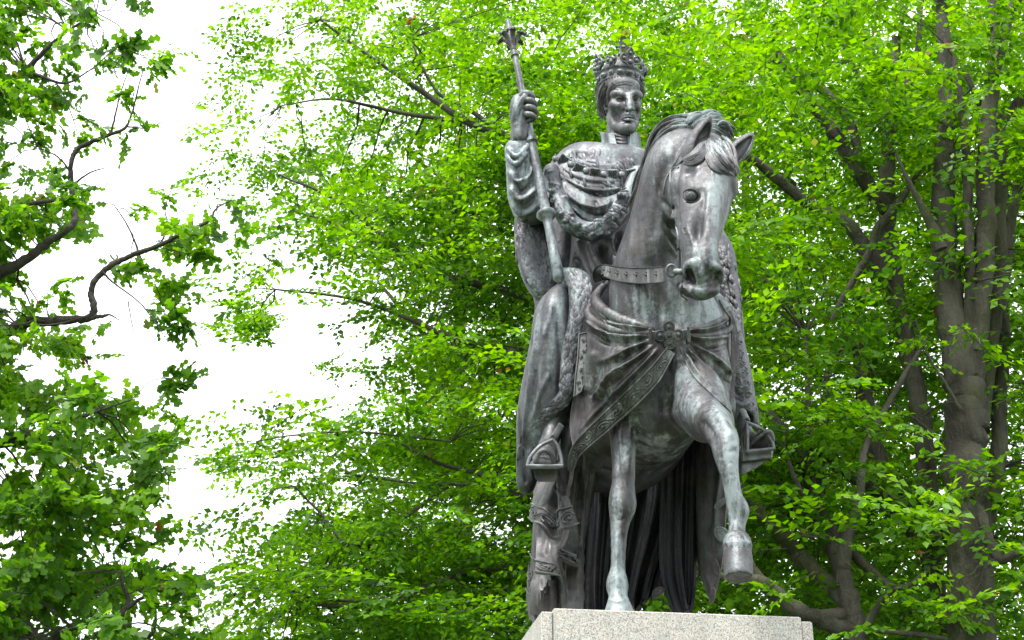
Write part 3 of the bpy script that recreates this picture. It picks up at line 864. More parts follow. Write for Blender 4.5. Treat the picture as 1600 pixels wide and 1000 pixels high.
fl = [([(1020, 516), (985, 512), (950, 502), (922, 474)], 3.2, 4.0), ([(1018, 521), (975, 520), (942, 508), (918, 486)], 3.2, -3.0), ([(1016, 525), (975, 527), (940, 518), (914, 497)], 3.6, 4.2),
      ([(1018, 529), (980, 537), (945, 534), (915, 515)], 4.5, -3.2), ([(1018, 531), (985, 545), (958, 560), (938, 566)], 4.5, 4.6), ([(1010, 540), (985, 556), (962, 572)], 4, -2.4),
      ([(1026, 536), (992, 562), (962, 580), (950, 592), (938, 612), (924, 626)], 3.8, 5.5), ([(975, 585), (955, 606), (935, 640), (910, 672)], 6, -3.4),
      ([(1032, 541), (1004, 570), (972, 602), (940, 634), (900, 680)], 3.6, 4.0), ([(930, 545), (918, 580), (912, 620)], 7, 4), ([(942, 560), (930, 596), (922, 624)], 5, -3)]
fl = [(a, w, h * 1.7) for a, w, h in fl]
cap, Gl = fan('caparison', left, 110, 100, fl, M['cloth'], statue)
def fn(f):
    f.chain([(948, 442, 8.24, 4), (936, 455, 8.20, 6), (931, 470, 8.14, 8), (944, 486, 8.03, 9), (972, 500, 7.90, 8), (1000, 509, 7.82, 6.5), (1020, 515, 7.80, 4)], 0.01, n=6)
    f.chain([(922, 478, 8.2, 5), (920, 492, 8.16, 7), (934, 506, 8.05, 7), (965, 517, 7.92, 6), (1000, 521, 7.83, 5), (1020, 521, 7.80, 4)], 0.012, n=6)
    f.chain([(1074, 517, 7.80, 4), (1100, 513, 7.84, 6), (1122, 505, 7.90, 7), (1136, 493, 8.0, 6), (1140, 482, 8.08, 4)], 0.01, n=6)
    f.chain([(1074, 524, 7.80, 4), (1104, 525, 7.84, 5.5), (1128, 520, 7.92, 6), (1145, 510, 8.03, 5)], 0.012, n=6)
field_part('rolled_edge', *box_of((905, 1155), (435, 535), (7.6, 8.4)), 0.007, fn, M['cloth'], cap, (), 0.25)
Vc = np.array([v.co for v in cap.data.vertices]) + 0; paint(cap, Vc, [(940, 510, 40, 26, .35), (985, 530, 40, 22, .3), (960, 570, 40, 20, .25), (930, 600, 16, 40, .2)])
right = [[(1070, 516, 7.9), (1100, 515, 7.95), (1124, 506, 8.0), (1140, 486, 8.1)],
         [(1072, 524, 7.9), (1100, 530, 7.95), (1126, 528, 8.0), (1146, 520, 8.15)],
         [(1072, 530, 7.9), (1100, 552, 7.95), (1126, 560, 8.0), (1146, 560, 8.15)],
         [(1070, 538, 7.9), (1094, 570, 7.95), (1122, 592, 8.0), (1144, 604, 8.15)],
         [(1062, 543, 7.9), (1080, 582, 7.95), (1106, 610, 7.92), (1143, 645, 8.1)]]
fr = [([(1072, 517), (1100, 516), (1124, 507), (1139, 488)], 3.2, 4), ([(1074, 523), (1104, 523), (1138, 513)], 3, -3), ([(1074, 525), (1105, 531), (1143, 524)], 3.6, 4),
      ([(1074, 530), (1106, 545), (1144, 540)], 4, -3.5), ([(1074, 531), (1108, 553), (1130, 570), (1145, 590)], 3.2, 4.2), ([(1074, 536), (1100, 566), (1126, 590), (1144, 606)], 4, -3.4),
      ([(1072, 538), (1092, 566), (1114, 588), (1128, 608), (1142, 625)], 3.2, 5), ([(1067, 542), (1084, 576), (1104, 600), (1126, 622), (1143, 642)], 3.0, 4.5), ([(1070, 541), (1092, 580), (1120, 606)], 2.6, -3)]
fr = [(a, w, h * 1.6) for a, w, h in fr]
fan('chest_drape', right, 70, 90, fr, M['cloth'], cap, pale=0.35)
# turned over edge of the drape on the right
vf, G, NN = strip([(1140, 486, 7.98), (1148, 520, 8.0), (1148, 560, 8.0), (1143, 600, 8.0), (1146, 640, 8.0), (1145, 662, 8.05)], [3, 5, 6, 5, 4, 2], 0.03, None)
put('drape_edge', vf, M['cloth'], cap, 0.2)

# embroidered border that falls from the brooch to the flank
bp = [(1048, 548, 7.86), (1020, 588, 7.90), (985, 624, 7.96), (945, 662, 8.08), (912, 692, 8.2), (897, 712, 8.28), (891, 735, 8.35)]
vf, G, NN = strip(bp, [7, 12, 13, 12, 10, 7, 3], 0.03, hf, 0.035, n=10)
border = put('embroidered_border', vf, M['trim'], cap, 0.1)
g = Geo(); mb = mpp(G[20, 2])
for j in (0, 4): g.tube(G[:, j] + NN[:, j] * 0.006, 1.5 * mb, 6)
for j in (0.7, 3.3):
    i0 = int(j); f = j - i0; g.tube((G[:, i0] * (1 - f) + G[:, i0 + 1] * f) + NN[:, 2] * 0.004, 0.7 * mb, 5)
def scroll(g, G, NN, k0, k1, turns, m, amp=0.62, r=1.25):
    """running vine along a band: a wave with a curled leaf in each bend"""
    n = 26 * turns; t = np.linspace(0, 1, n); k = k0 + (k1 - k0) * t
    def pt(kk, q):
        kk = np.clip(kk, 0, len(G) - 1.001); i = int(kk); f = kk - i
        a = G[i, 0] * (1 - f) + G[i + 1, 0] * f; b = G[i, -1] * (1 - f) + G[i + 1, -1] * f
        return a + (b - a) * (q + 1) / 2 + (NN[i, 2]) * 0.004
    g.tube([pt(kk, amp * math.sin(tt * turns * math.pi)) for kk, tt in zip(k, t)], r * m, 5)
    d = (k1 - k0) / turns
    for w in range(turns):
        s = 1 if w % 2 == 0 else -1
        c = k0 + d * (w + 0.5)
        sp = []
        for a in np.linspace(0, 1, 14):
            rad = (1 - a) * 0.9 + 0.12; an = a * 7.5
            sp.append(pt(c + d * 0.42 * rad * math.cos(an + 2.2), -s * 0.12 + s * 0.55 * rad * math.sin(an - 1.2)))
        g.tube(sp, np.linspace(1.3, 0.9, 14) * r * m, 5)
        g.ball(pt(c, -s * 0.12), 2.0 * r * m, 6)
        g.ball(pt(c + d * .3, s * .62), 1.6 * r * m, 6)
scroll(g, G, NN, 3, len(G) - 8, 8, mb)
g.build('scroll', M['trim'], border)

# brooch
Bc = hf.hit(1046, 524, default=[7.9])[0] - vdir(at(1046, 524, 7.9)) * 0.06; mb = mpp(Bc); r_, u_, t_ = frame(Bc)
g = Geo()
def disc(g, c, rx, ry, th, n=20, dome=0.3):
    R = frame(c)
    rings = [(1, -th), (1, 0), (0.93, th * 0.4), (0.6, th * (0.4 + dome))]
    P = np.array([[c + R[0] * rx * k * math.cos(a) + R[1] * ry * k * math.sin(a) + R[2] * z for a in np.linspace(0, 2 * math.pi, n, endpoint=False)] for k, z in rings])
    return g.grid(P, wrap_v=True, caps=True)
for dx, dy in ((0, 13), (0, -13), (14, 0), (-14, 0)):
    c = Bc + (r_ * dx + u_ * dy) * mb
    disc(g, c, 9 * mb, 9 * mb, 0.02)
disc(g, Bc, 11 * mb, 11 * mb, 0.02)
brooch = g.build('brooch', M['pale'], cap)
g = Geo()
for dx, dy in ((0, 13), (0, -13), (14, 0), (-14, 0)):
    c = Bc + (r_ * dx + u_ * dy) * mb + t_ * 0.012
    g.ball(c, 4.2 * mb, 10)
    a0 = math.degrees(math.atan2(dy, dx))
    g.tube(arc(c, (r_, u_, t_), 8 * mb, 8 * mb, a0 - 130, a0 + 130, 16), 1.5 * mb, 6)
p4 = [Bc + t_ * 0.012 + (r_ * math.cos(a) + u_ * math.sin(a)) * 6 * mb for a in (0.78, 2.36, 3.93, 5.5)]
g.add([*p4, Bc + t_ * 0.035], [(0, 1, 4), (1, 2, 4), (2, 3, 4), (3, 0, 4)])
g.build('gem', M['skin'], brooch)
for sx in (-1, 1):
    for dx, w in ((22, 9), (30, 2.4)):
        g = Geo()
        c = Bc + r_ * sx * dx * mb
        hh = (8 if w > 5 else 13) * mb
        box_geo(g, c - r_ * w * mb - u_ * hh - t_ * 0.03, r_ * 2 * w * mb, u_ * 2 * hh, t_ * (0.03 if w > 5 else 0.045), 0.004)
        g.build('clasp_bar' if w > 5 else 'clasp_plate', M['trim'], brooch, False)

# cloth along the near flank, with a hem of scrolls
fl2 = [([(893, 640), (885, 700), (868, 760), (850, 800)], 6, 4), ([(880, 640), (868, 700), (852, 760)], 5, -4), ([(897, 690), (893, 740), (884, 800)], 4, 4), ([(890, 730), (877, 775), (866, 800)], 4, -3.5),
       ([(873, 700), (876, 740), (890, 768)], 3, 2.4), ([(862, 760), (880, 775), (896, 778)], 2.5, 2.2)]
flank, Gf = fan('flank_drape', [[(840, 560, 8.9), (870, 560, 8.65), (905, 560, 8.40)], [(843, 640, 8.95), (868, 645, 8.7), (900, 650, 8.42)], [(847, 720, 9.0), (868, 725, 8.70), (896, 715, 8.42)],
     [(842, 770, 8.92), (866, 780, 8.60), (894, 770, 8.44)], [(834, 812, 8.80), (846, 823, 8.50), (864, 826, 8.42), (882, 831, 8.34), (898, 822, 8.40)]], 60, 100, fl2, M['cloth'], cap, snap=None, wave=lambda U, W: .055 * W ** 1.5 * np.sin(U * 8.5 + .6) + .02 * np.sin(U * 17 + W * 3))
def hem(G, k0, k1, parent, turns, mat=M['trim'], off=0.006):
    """raised scroll band on the last rows of a cloth grid"""
    m = mpp(G[-1, 0]); sub = G[k0:k1].transpose(1, 0, 2)
    F = np.array([(i * sub.shape[1] + j, i * sub.shape[1] + j + 1, (i + 1) * sub.shape[1] + j + 1, (i + 1) * sub.shape[1] + j) for i in range(sub.shape[0] - 1) for j in range(sub.shape[1] - 1)])
    V = sub.reshape(-1, 3); N = normals(V, F)
    if ((N * (V - EYE)).sum(1)).mean() > 0: N = -N
    NN = N.reshape(sub.shape); NN = np.repeat(NN[:, NN.shape[1] // 2][:, None], 3, 1)
    g = Geo()
    for j in (0, -1): g.tube(sub[:, j] + NN[:, 0] * off, 1.4 * m, 6)
    scroll(g, sub + NN[:, :1] * off, NN, 1, len(sub) - 3, turns, m, 0.6, 1.1)
    return g.build('hem_scroll', mat, parent)
hem(Gf, -14, None, flank, 4)
lower, Gq = fan('hem_drape', [[(842, 800, 9.35), (868, 812, 9.1), (900, 800, 8.9)], [(846, 840, 9.35), (868, 850, 9.1), (898, 840, 8.95)], [(843, 870, 9.26), (862, 872, 9.02), (880, 866, 8.98), (897, 850, 8.95)], [(841, 896, 9.20), (866, 893, 8.92), (886, 882, 8.86), (898, 866, 8.88)]],
     60, 70, [([(860, 820), (854, 850), (848, 872)], 6, 4), ([(880, 815), (876, 840), (870, 858)], 6, -3)], M['cloth'], cap, snap=None, wave=lambda U, W: .06 * W * np.sin(U * 9 + 2.2) + .02 * np.sin(U * 15 + W * 5))
hem(Gq, -18, None, lower, 4)
fan('hem_drape', [[(838, 860, 9.6), (860, 870, 9.4), (885, 865, 9.3)], [(838, 900, 9.6), (858, 895, 9.35), (882, 888, 9.3)], [(834, 915, 9.55), (846, 925, 9.3), (862, 912, 9.35), (880, 920, 9.25)], [(838, 960, 9.6), (846, 960, 9.4), (862, 960, 9.45), (880, 960, 9.4)]],
     40, 50, [([(848, 880), (845, 920), (846, 955)], 4, 5), ([(872, 880), (868, 915), (870, 950)], 4, -5), ([(856, 900), (858, 930)], 3, -4)], M['cloth'], cap, snap=None, wave=lambda U, W: .07 * (W - .2) * np.sin(U * 11 + 1) )
back, Gb = fan('trailing_drape', [[(838, 770, 9.9), (850, 775, 9.7)], [(832, 830, 9.9), (846, 840, 9.7), (852, 830, 9.7)], [(829, 880, 9.9), (838, 890, 9.7), (848, 880, 9.7)], [(822, 930, 9.85), (830, 938, 9.6), (845, 925, 9.7)], [(827, 968, 9.85), (838, 972, 9.65), (850, 975, 9.7)]],
     24, 70, [([(840, 780), (836, 850), (831, 930)], 3, 4), ([(846, 800), (842, 870), (840, 950)], 3, -4)], M['cloth'], cap, snap=None)
hem(Gb[:50], -20, None, back, 2)

def fn(f):
    f.chain([(922, 650, 9.0, 26, 24), (917, 700, 9.05, 22, 22), (908, 780, 9.15, 17, 20), (900, 850, 9.2, 13, 18), (898, 960, 9.22, 14, 18)], 0.03)
    f.chain([(896, 740, 9.05, 10), (892, 800, 9.1, 12), (888, 860, 9.2, 10), (886, 960, 9.25, 9)], 0.03)
field_part('gathered_fold', *box_of((870, 960), (620, 985), (8.7, 9.5)), 0.010, fn, M['cloth'], cap, [([(925, 670), (918, 740), (908, 820), (902, 920)], 4, 5), ([(910, 690), (904, 760), (896, 850)], 3, -5), ([(934, 660), (926, 720), (914, 800)], 3, -4), ([(893, 790), (888, 860), (888, 940)], 3, 4)], .1)

# the inner side of the long cloth that falls behind the legs: deep vertical folds
def folds_wave(n, amp, ph=0.0, grow=True):
    return lambda U, W: amp * (0.35 + 0.65 * W if grow else 1) * (np.sin(U * n * 6.283 + ph) + 0.45 * np.sin(U * n * 2.3 * 6.283 + ph * 2 + W * 1.3) + 0.3 * np.sin(U * n * 0.6 * 6.283 + 1.7))
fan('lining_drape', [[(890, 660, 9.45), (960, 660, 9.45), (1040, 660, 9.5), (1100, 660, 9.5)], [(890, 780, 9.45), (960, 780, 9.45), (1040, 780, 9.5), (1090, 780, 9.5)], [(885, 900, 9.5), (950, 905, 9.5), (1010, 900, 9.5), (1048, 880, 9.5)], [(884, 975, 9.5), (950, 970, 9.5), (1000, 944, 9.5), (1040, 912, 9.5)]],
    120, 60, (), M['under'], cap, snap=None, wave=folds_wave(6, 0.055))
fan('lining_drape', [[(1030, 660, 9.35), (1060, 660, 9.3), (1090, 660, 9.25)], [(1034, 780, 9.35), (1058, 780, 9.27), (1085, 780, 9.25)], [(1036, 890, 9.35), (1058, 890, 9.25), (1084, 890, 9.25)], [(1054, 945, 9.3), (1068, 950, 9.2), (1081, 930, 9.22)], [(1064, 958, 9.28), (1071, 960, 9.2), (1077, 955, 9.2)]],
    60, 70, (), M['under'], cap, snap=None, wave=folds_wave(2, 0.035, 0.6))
fan('hanging_drape', [[(1080, 640, 9.3), (1100, 640, 9.1), (1130, 640, 8.9)], [(1084, 740, 9.3), (1105, 740, 9.0), (1136, 740, 8.9)], [(1086, 830, 9.3), (1104, 830, 9.0), (1132, 830, 8.95)], [(1090, 880, 9.25), (1104, 885, 9.05), (1128, 878, 8.98)], [(1104, 930, 9.2), (1109, 934, 9.1), (1116, 925, 9.05)]],
    60, 90, [([(1096, 690), (1094, 780), (1098, 860), (1108, 915)], 5, 6), ([(1110, 680), (1112, 760), (1104, 840)], 5, -6), ([(1122, 680), (1126, 740), (1118, 800), (1116, 860)], 4, 5)], M['cloth'], cap, snap=None)
# its turned corners with scrolls
for x, y, Y, rx, ry, rot in ((1127, 834, 8.9, 11, 14, 0.7), (1119, 886, 8.95, 5, 14, 0.15), (1113, 930, 9.0, 5, 13, -0.25), (1028, 925, 9.3, 12, 7, 0.6), (1126, 786, 8.88, 14, 5, 0.6)):
    c = at(x, y, Y); m = mpp(c); r_, u_, t_ = frame(c)
    R = (r_ * math.cos(rot) + u_ * math.sin(rot), -r_ * math.sin(rot) + u_ * math.cos(rot), t_)
    g = Geo()
    P = np.array([[c + R[0] * rx * m * k * math.cos(a) * (1 - .25 * math.sin(a)) + R[1] * ry * m * k * math.sin(a) + t_ * z for a in np.linspace(0, 2 * math.pi, 20, endpoint=False)] for k, z in ((1, -.03), (1, 0), (.94, .008), (.4, .012))])
    g.grid(P, wrap_v=True, caps=True)
    g.tube(arc(c + t_ * .012, R, rx * .8 * m, ry * .8 * m, 0, 360, 18), 1.1 * m, 5)
    sp = [c + t_ * .014 + (R[0] * rx * math.cos(a) + R[1] * ry * math.sin(a)) * m * (0.6 - a * 0.06) for a in np.linspace(0, 8.5, 20)]
    g.tube(sp, 1.0 * m, 5)
    g.build('turned_corner', M['pale'] if y < 840 else M['cloth'], cap)
# ---------------------------------------------------------------- the rider
RY = 8.75
tf = Field(at(790, 480, 8.0)[[0, 1, 2]] - [0.1, 0.2, 0.35], at(1180, 120, 9.2) + [0.2, 0.35, 0.3], 0.0135)
tf.chain([(968, 232, 8.80, 17, 17), (970, 196, 8.78, 20, 22)], 0.02)                 # neck
tf.chain([(945, 285, 8.84, 56, 40), (948, 330, 8.82, 52, 46), (942, 420, 8.82, 50, 50), (935, 490, 8.87, 62, 60)], 0.05)   # trunk
tf.chain([(884, 268, 8.75, 24), (858, 300, 8.62, 24), (832, 328, 8.50, 22), (818, 280, 8.42, 18), (812, 220, 8.38, 12), (812, 204, 8.37, 11, 9)], 0.03)   # raised arm
tf.chain([(1010, 268, 8.85, 26), (1040, 330, 8.75, 24), (1000, 400, 8.45, 18), (960, 430, 8.35, 14)], 0.03)              # bridle arm, behind the neck
tf.chain([(905, 470, 8.70, 40, 40), (866, 500, 8.40, 30, 30), (858, 600, 8.52, 24, 26), (852, 690, 8.50, 17, 19)], 0.05)   # near leg
tf.chain([(990, 470, 8.9, 40, 40), (1110, 500, 8.60, 30), (1140, 560, 8.58, 22), (1160, 660, 8.55, 15)], 0.05)
V, F = tf.mesh(); N = normals(V, F)
V = ridges(V, N, [(a_, w_, 1.8 * h_) for a_, w_, h_ in [([(905, 372), (912, 400), (925, 440)], 5, 4), ([(922, 376), (932, 410), (952, 440)], 5, 6), ([(938, 380), (946, 405), (968, 432)], 4, -6), ([(952, 372), (958, 400), (974, 424)], 5, 7), ([(968, 360), (966, 390), (974, 415)], 4, -5), ([(900, 400), (908, 430), (915, 450)], 5, -5)]])
VB, FB = V, F

# head, 1 px = 4.4 mm; depth is given relative to the centre plane
HY = 8.78
def hd(d): return HY - d * 0.0046                      # pixels towards the viewer -> Y
def build_head(f):
    f.blob(968, 142, hd(-4), 33, 42, 38, 0.02)                       # skull
    f.chain([(975, 158, hd(8), 26.5, 27), (977, 180, hd(11), 20.5, 24), (980, 197, hd(14), 12.5, 18)], 0.03)   # face block
    f.chain([(954, 182, hd(4), 6), (963, 196, hd(14), 7), (979, 203, hd(27), 7.5), (991, 193, hd(20), 6)], 0.03)   # jaw line
    f.blob(983, 199, hd(33), 8.5, 7, 7, 0.025)                       # chin
    f.blob(977, 137, hd(26), 23, 16, 12, 0.03)                       # forehead
    f.chain([(957, 148.5, hd(28), 4), (966, 147, hd(33.5), 3.8), (978, 150, hd(36.5), 3.2)], 0.03)      # near brow
    f.chain([(987, 150, hd(36.5), 3.2), (994, 147.5, hd(33.5), 3.4), (1000, 149.5, hd(26), 3)], 0.03)
    f.chain([(982.5, 149, hd(36), 4.6), (984, 158, hd(41), 4.4), (985.3, 167, hd(46.5), 5.0)], 0.022)       # nose
    f.blob(985.6, 170.2, hd(47), 5, 4, 5.5, 0.012)
    f.blob(979.3, 171, hd(41), 3.4, 3.4, 4.5, 0.010); f.blob(990.2, 171, hd(40.5), 3, 3.2, 4.5, 0.010)
    f.blob(968, 156, hd(41), 9.5, 5.6, 9.5, 0.012, 's')                # eye sockets
    f.blob(994.5, 156, hd(39), 7, 5.6, 9, 0.012, 's')
    f.blob(981.5, 173.6, hd(45.5), 1.7, 1.2, 3, 0.003, 's'); f.blob(988.4, 173.6, hd(45.5), 1.5, 1.2, 3, 0.003, 's')
    f.chain([(957, 164, hd(27), 5), (966, 168, hd(31), 5)], 0.05); f.blob(996, 166, hd(28), 4, 6, 6, 0.04)           # cheek bones
    f.blob(961, 180, hd(30), 6, 8, 6, 0.05, 's'); f.blob(996, 179, hd(31), 3, 7, 6, 0.04, 's')            # hollow cheeks
    f.chain([(976, 171.5, hd(39), 2.2), (969, 180, hd(36.5), 2.0), (967, 189, hd(32.5), 1.4)], 0.012, 's')     # fold beside the mouth
    f.chain([(992, 172, hd(39), 1.5), (996, 182, hd(32.5), 1.3)], 0.012, 's')
    f.chain([(977, 181.5, hd(37), 2.4), (984, 179.5, hd(40), 3.0), (991, 182, hd(36.5), 2.2)], 0.018)            # upper lip mound
    f.chain([(970, 186.4, hd(35), 1.0), (976, 183.4, hd(39), 1.3), (983, 182.6, hd(41.5), 1.6), (989, 183.6, hd(39), 1.2), (993.5, 186.6, hd(34), .9)], 0.005)  # upper lip
    f.chain([(974, 187.2, hd(36.5), 1.2), (983, 187.2, hd(40.5), 2.0), (990, 187.8, hd(36), 1.1)], 0.006)     # lower lip
    f.chain([(969, 186.8, hd(37), 0.8), (976, 184.9, hd(42), 1.0), (983, 184.5, hd(44.5), 1.0), (990, 185.4, hd(41), 0.9), (994.5, 187.8, hd(36), 0.7)], 0.003, 's')
    f.blob(983, 191, hd(41), 7, 1.5, 3, 0.010, 's')
    f.blob(968.5, 156.3, hd(30.5), 5.8, 4.6, 5.8, 0.003); f.blob(994.3, 156.3, hd(29), 4.7, 4.4, 5.4, 0.003); f.blob(970, 156.4, hd(37), 1.5, 1.5, 1.6, 0.002, 's'); f.blob(995, 156.4, hd(35), 1.4, 1.5, 1.6, 0.002, 's')   # eyeballs
    for e in ([(960, 157, hd(31.5), 1.0), (968, 152.2, hd(37), 1.4), (976.5, 156.5, hd(34.5), 1.0)], [(961, 158.5, hd(32), .8), (968.5, 161, hd(37), 1.1), (976, 158.5, hd(35), .8)],
              [(988, 156, hd(35), .9), (994.5, 152.3, hd(35.5), 1.3), (1000, 157, hd(28), .9)], [(989, 158.5, hd(35), .8), (994.5, 160.8, hd(35.5), 1.0), (1000, 158.5, hd(28), .8)],
              [(961, 164.0, hd(32), .8), (968, 165.8, hd(35), .9), (975, 163.5, hd(36), .8)]):
        f.chain(e, 0.004)
    f.chain([(947, 154, hd(4), 3.4, 3), (944.5, 162, hd(3), 3.2, 3), (948, 172, hd(5), 3.0, 3)], 0.006)   # ear
    f.chain([(950, 155, hd(7), 2.4), (951, 166, hd(7), 2.4)], 0.006); f.blob(947.5, 163, hd(9), 1.8, 5, 3, 0.003, 's')
    f.chain([(968, 200, hd(-2), 20, 21), (970, 224, hd(-4), 19, 20)], 0.02)   # neck
    for x in (955, 962): f.chain([(x, 198, hd(13), 1.6), (x + 6, 214, hd(16), 1.6)], 0.01)
hfld = Field(*box_of((920, 1015), (85, 232), (8.45, 9.02)), 0.0042)
build_head(hfld)
VH, FH = hfld.mesh()
NH = normals(VH, FH)
VH = ridges(VH, NH, [([(962, 136), (975, 133), (990, 135)], 1.2, -0.5), ([(964, 131), (976, 128.5), (990, 131)], 1.2, -0.4), ([(981.5, 146), (981, 151)], 0.9, -0.7), ([(986, 146), (986.5, 151)], 0.8, -0.6)])

# right hand closed round the sceptre
def hand_y(d): return 8.33 - d * 0.0044
hand = Field(*box_of((790, 850), (135, 225), (8.1, 8.55)), 0.0042)
hand.chain([(812, 216, hand_y(0), 10, 9), (812, 203, hand_y(2), 10, 8), (812, 190, hand_y(4), 12, 9), (811, 172, hand_y(6), 13, 9), (814, 154, hand_y(5), 12, 8)], 0.02)
for (x0, y0, x1, y1, x2, y2, x3, y3, r) in ((814, 150, 824, 146, 832, 152, 826, 158, 5.2), (815, 160, 828, 157, 835, 163, 828, 169, 5.4), (815, 170, 829, 168, 836, 174, 829, 180, 5.2), (815, 179, 828, 179, 834, 184, 827, 189, 4.7)):
    hand.chain([(x0, y0, hand_y(10), r), (x1, y1, hand_y(18), r * .98), (x2, y2, hand_y(14), r * .92), (x3, y3, hand_y(10), r * .8)], 0.006)
    hand.blob(x1 - 4, y1, hand_y(17), r * .9, r * .95, r * .8, 0.01)
hand.chain([(806, 188, hand_y(8), 6.5), (808, 172, hand_y(16), 5.6), (815, 157, hand_y(19), 5.0), (822, 149, hand_y(17), 4.0)], 0.008)   # thumb along the shaft
for x in (805, 810, 815): hand.chain([(x, 196, hand_y(10), 1.3), (x + 1, 175, hand_y(15), 1.2)], 0.006)
VD, FD = hand.mesh()
def join(*parts):
    V = []; F = []; n = 0
    for v, f in parts: V.append(v); F.append(f + n); n += len(v)
    return np.vstack(V), np.vstack(F)
rider = put('rider', join((VB, FB), (VH, FH), (VD, FD)), M['skin'], statue)
paint(rider, rider_v := np.vstack([VB, VH, VD]), [(984, 166, 5, 14, .6), (962, 170, 10, 14, .4), (978, 136, 20, 9, .45), (997, 168, 5, 12, .4), (982, 200, 10, 5, .3), (983, 188, 8, 3, .5), (812, 170, 18, 30, .35)])

# ---- hair
g = Geo(); rnd = random.Random(9)
hair(g, [[(948, 130, hd(24), 7), (942, 146, hd(14), 7), (940, 160, hd(4), 6), (944, 178, hd(-6), 5), (948, 192, hd(-8), 4)],
         [(962, 131, hd(33), 5), (955, 140, hd(28), 4), (953, 152, hd(22), 3), (954, 166, hd(18), 1.5)],
         [(938, 132, hd(0), 5), (936, 148, hd(-8), 5), (938, 170, hd(-14), 5), (946, 190, hd(-14), 4)]], rnd, 8, 2.0)
hair(g, [[(1002, 132, hd(22), 3), (1004, 146, hd(14), 3), (1002, 160, hd(8), 2)]], rnd, 5, 1.6)
hair(g, [[(954, 138, hd(26), 3), (951, 150, hd(20), 3), (951, 162, hd(15), 3), (954, 173, hd(12), 1.5)]], rnd, 7, 1.6)
g.ball(at(962, 160, hd(-24)), (0.10, 0.09, 0.17), 14)
g.build('hair', M['cloth'], rider)

# ---- collar and cravat
def cloth(name, rows, nu, nv, folds, mat, parent, thick=0.02, pale=0.0, **kw):
    V, F, G = sheet(rows, nu, nv, folds, thick, **kw)
    return put(name, (V, F), mat, parent, pale), G
cl, _ = cloth('collar', [[(937, 206, hd(-6)), (946, 207, hd(18)), (959, 208, hd(26))], [(940, 220, hd(0)), (949, 222, hd(22)), (963, 224, hd(29))], [(936, 240, hd(4)), (951, 240, hd(26)), (968, 240, hd(32))]], 16, 16, (), M['robe'], rider, 0.03, .45)
cloth('collar', [[(985, 209, hd(27)), (993, 207, hd(18)), (1000, 206, hd(-2))], [(984, 224, hd(29)), (993, 221, hd(20)), (1001, 220, hd(0))], [(982, 240, hd(32)), (994, 240, hd(24)), (1004, 240, hd(4))]], 16, 16, (), M['robe'], rider, 0.03, .45)
cloth('cravat', [[(955, 205, hd(16)), (972, 209, hd(24)), (988, 206, hd(18))], [(958, 220, hd(20)), (973, 223, hd(28)), (988, 220, hd(21))], [(960, 238, hd(22)), (974, 240, hd(30)), (990, 238, hd(24))]], 30, 40,
      [([(956, y), (972, y + 3), (989, y)], 1.2, 1.0 if i % 2 else -1.2) for i, y in enumerate(np.arange(207, 236, 2.6))], M['skin'], rider)

# ---- crown
crown = empty('crown', (0, 0, 0)); crown.parent = rider; crown.location = -np.array(statue.location) * 0
CC = at(969, 139, 8.78)
crown.location = tuple(CC - world_loc(rider)) 
CR = 34.3 * mpp(CC); CU = unit(np.array([0.03, -0.10, 1.0])); CX = unit(np.cross([0.0, 1, 0.1], CU)); CF = np.cross(CU, CX)
if CF[1] > 0: CF = -CF
yaw = math.radians(20)
def cp(a, z, r=1.0):
    """point on the crown: azimuth a degrees (0 = over the face), height in radii, radius factor"""
    b = math.radians(a) + yaw
    return CC + CU * z * CR + (CF * math.cos(b) + CX * math.sin(b)) * r * CR
if cp(90, 0)[0] < cp(0, 0)[0]: CX = -CX
aa = np.linspace(0, 360, 49)[:-1]
g = Geo()
P = np.array([[cp(a, z, r) for a in aa] for z, r in ((0.0, .93), (0.0, 1.0), (0.06, 1.04), (0.12, 1.0), (0.2, 1.01), (0.42, 1.03), (0.52, 1.05), (0.56, 1.09), (0.60, 1.05), (0.60, .96), (0.0, .93))])
g.grid(P, wrap_v=True)
band = g.build('circlet', M['robe'], crown)
g = Geo()
for k in range(48):
    g.ball(cp(k * 7.5, 0.075, 1.05), .028 * CR, 6)
g.tube(np.array([cp(a, 0.60, 1.07) for a in np.linspace(0, 360, 61)]), .022 * CR, 5)
g.build('beading', M['robe'], band)
for k, a in enumerate(np.arange(0, 360, 24)):                 # jewels on the band
    big = k % 2 == 0
    g = Geo(); c = cp(a, 0.33, 1.05); o = cp(a, .33, 1.6) - c; R = (unit(np.cross(o, CU)), CU, unit(o))
    A3 = np.array([R[0], R[1], R[2]])
    g.ball(c, np.array([.15 if big else .09, .10 if big else .09, .10]) * CR, 12, A3)
    g.tube(arc(c, R, (.17 if big else .11) * CR, (.125 if big else .11) * CR, 0, 360, 16), .025 * CR, 6)
    g.build('jewel', M['pale'], crown)
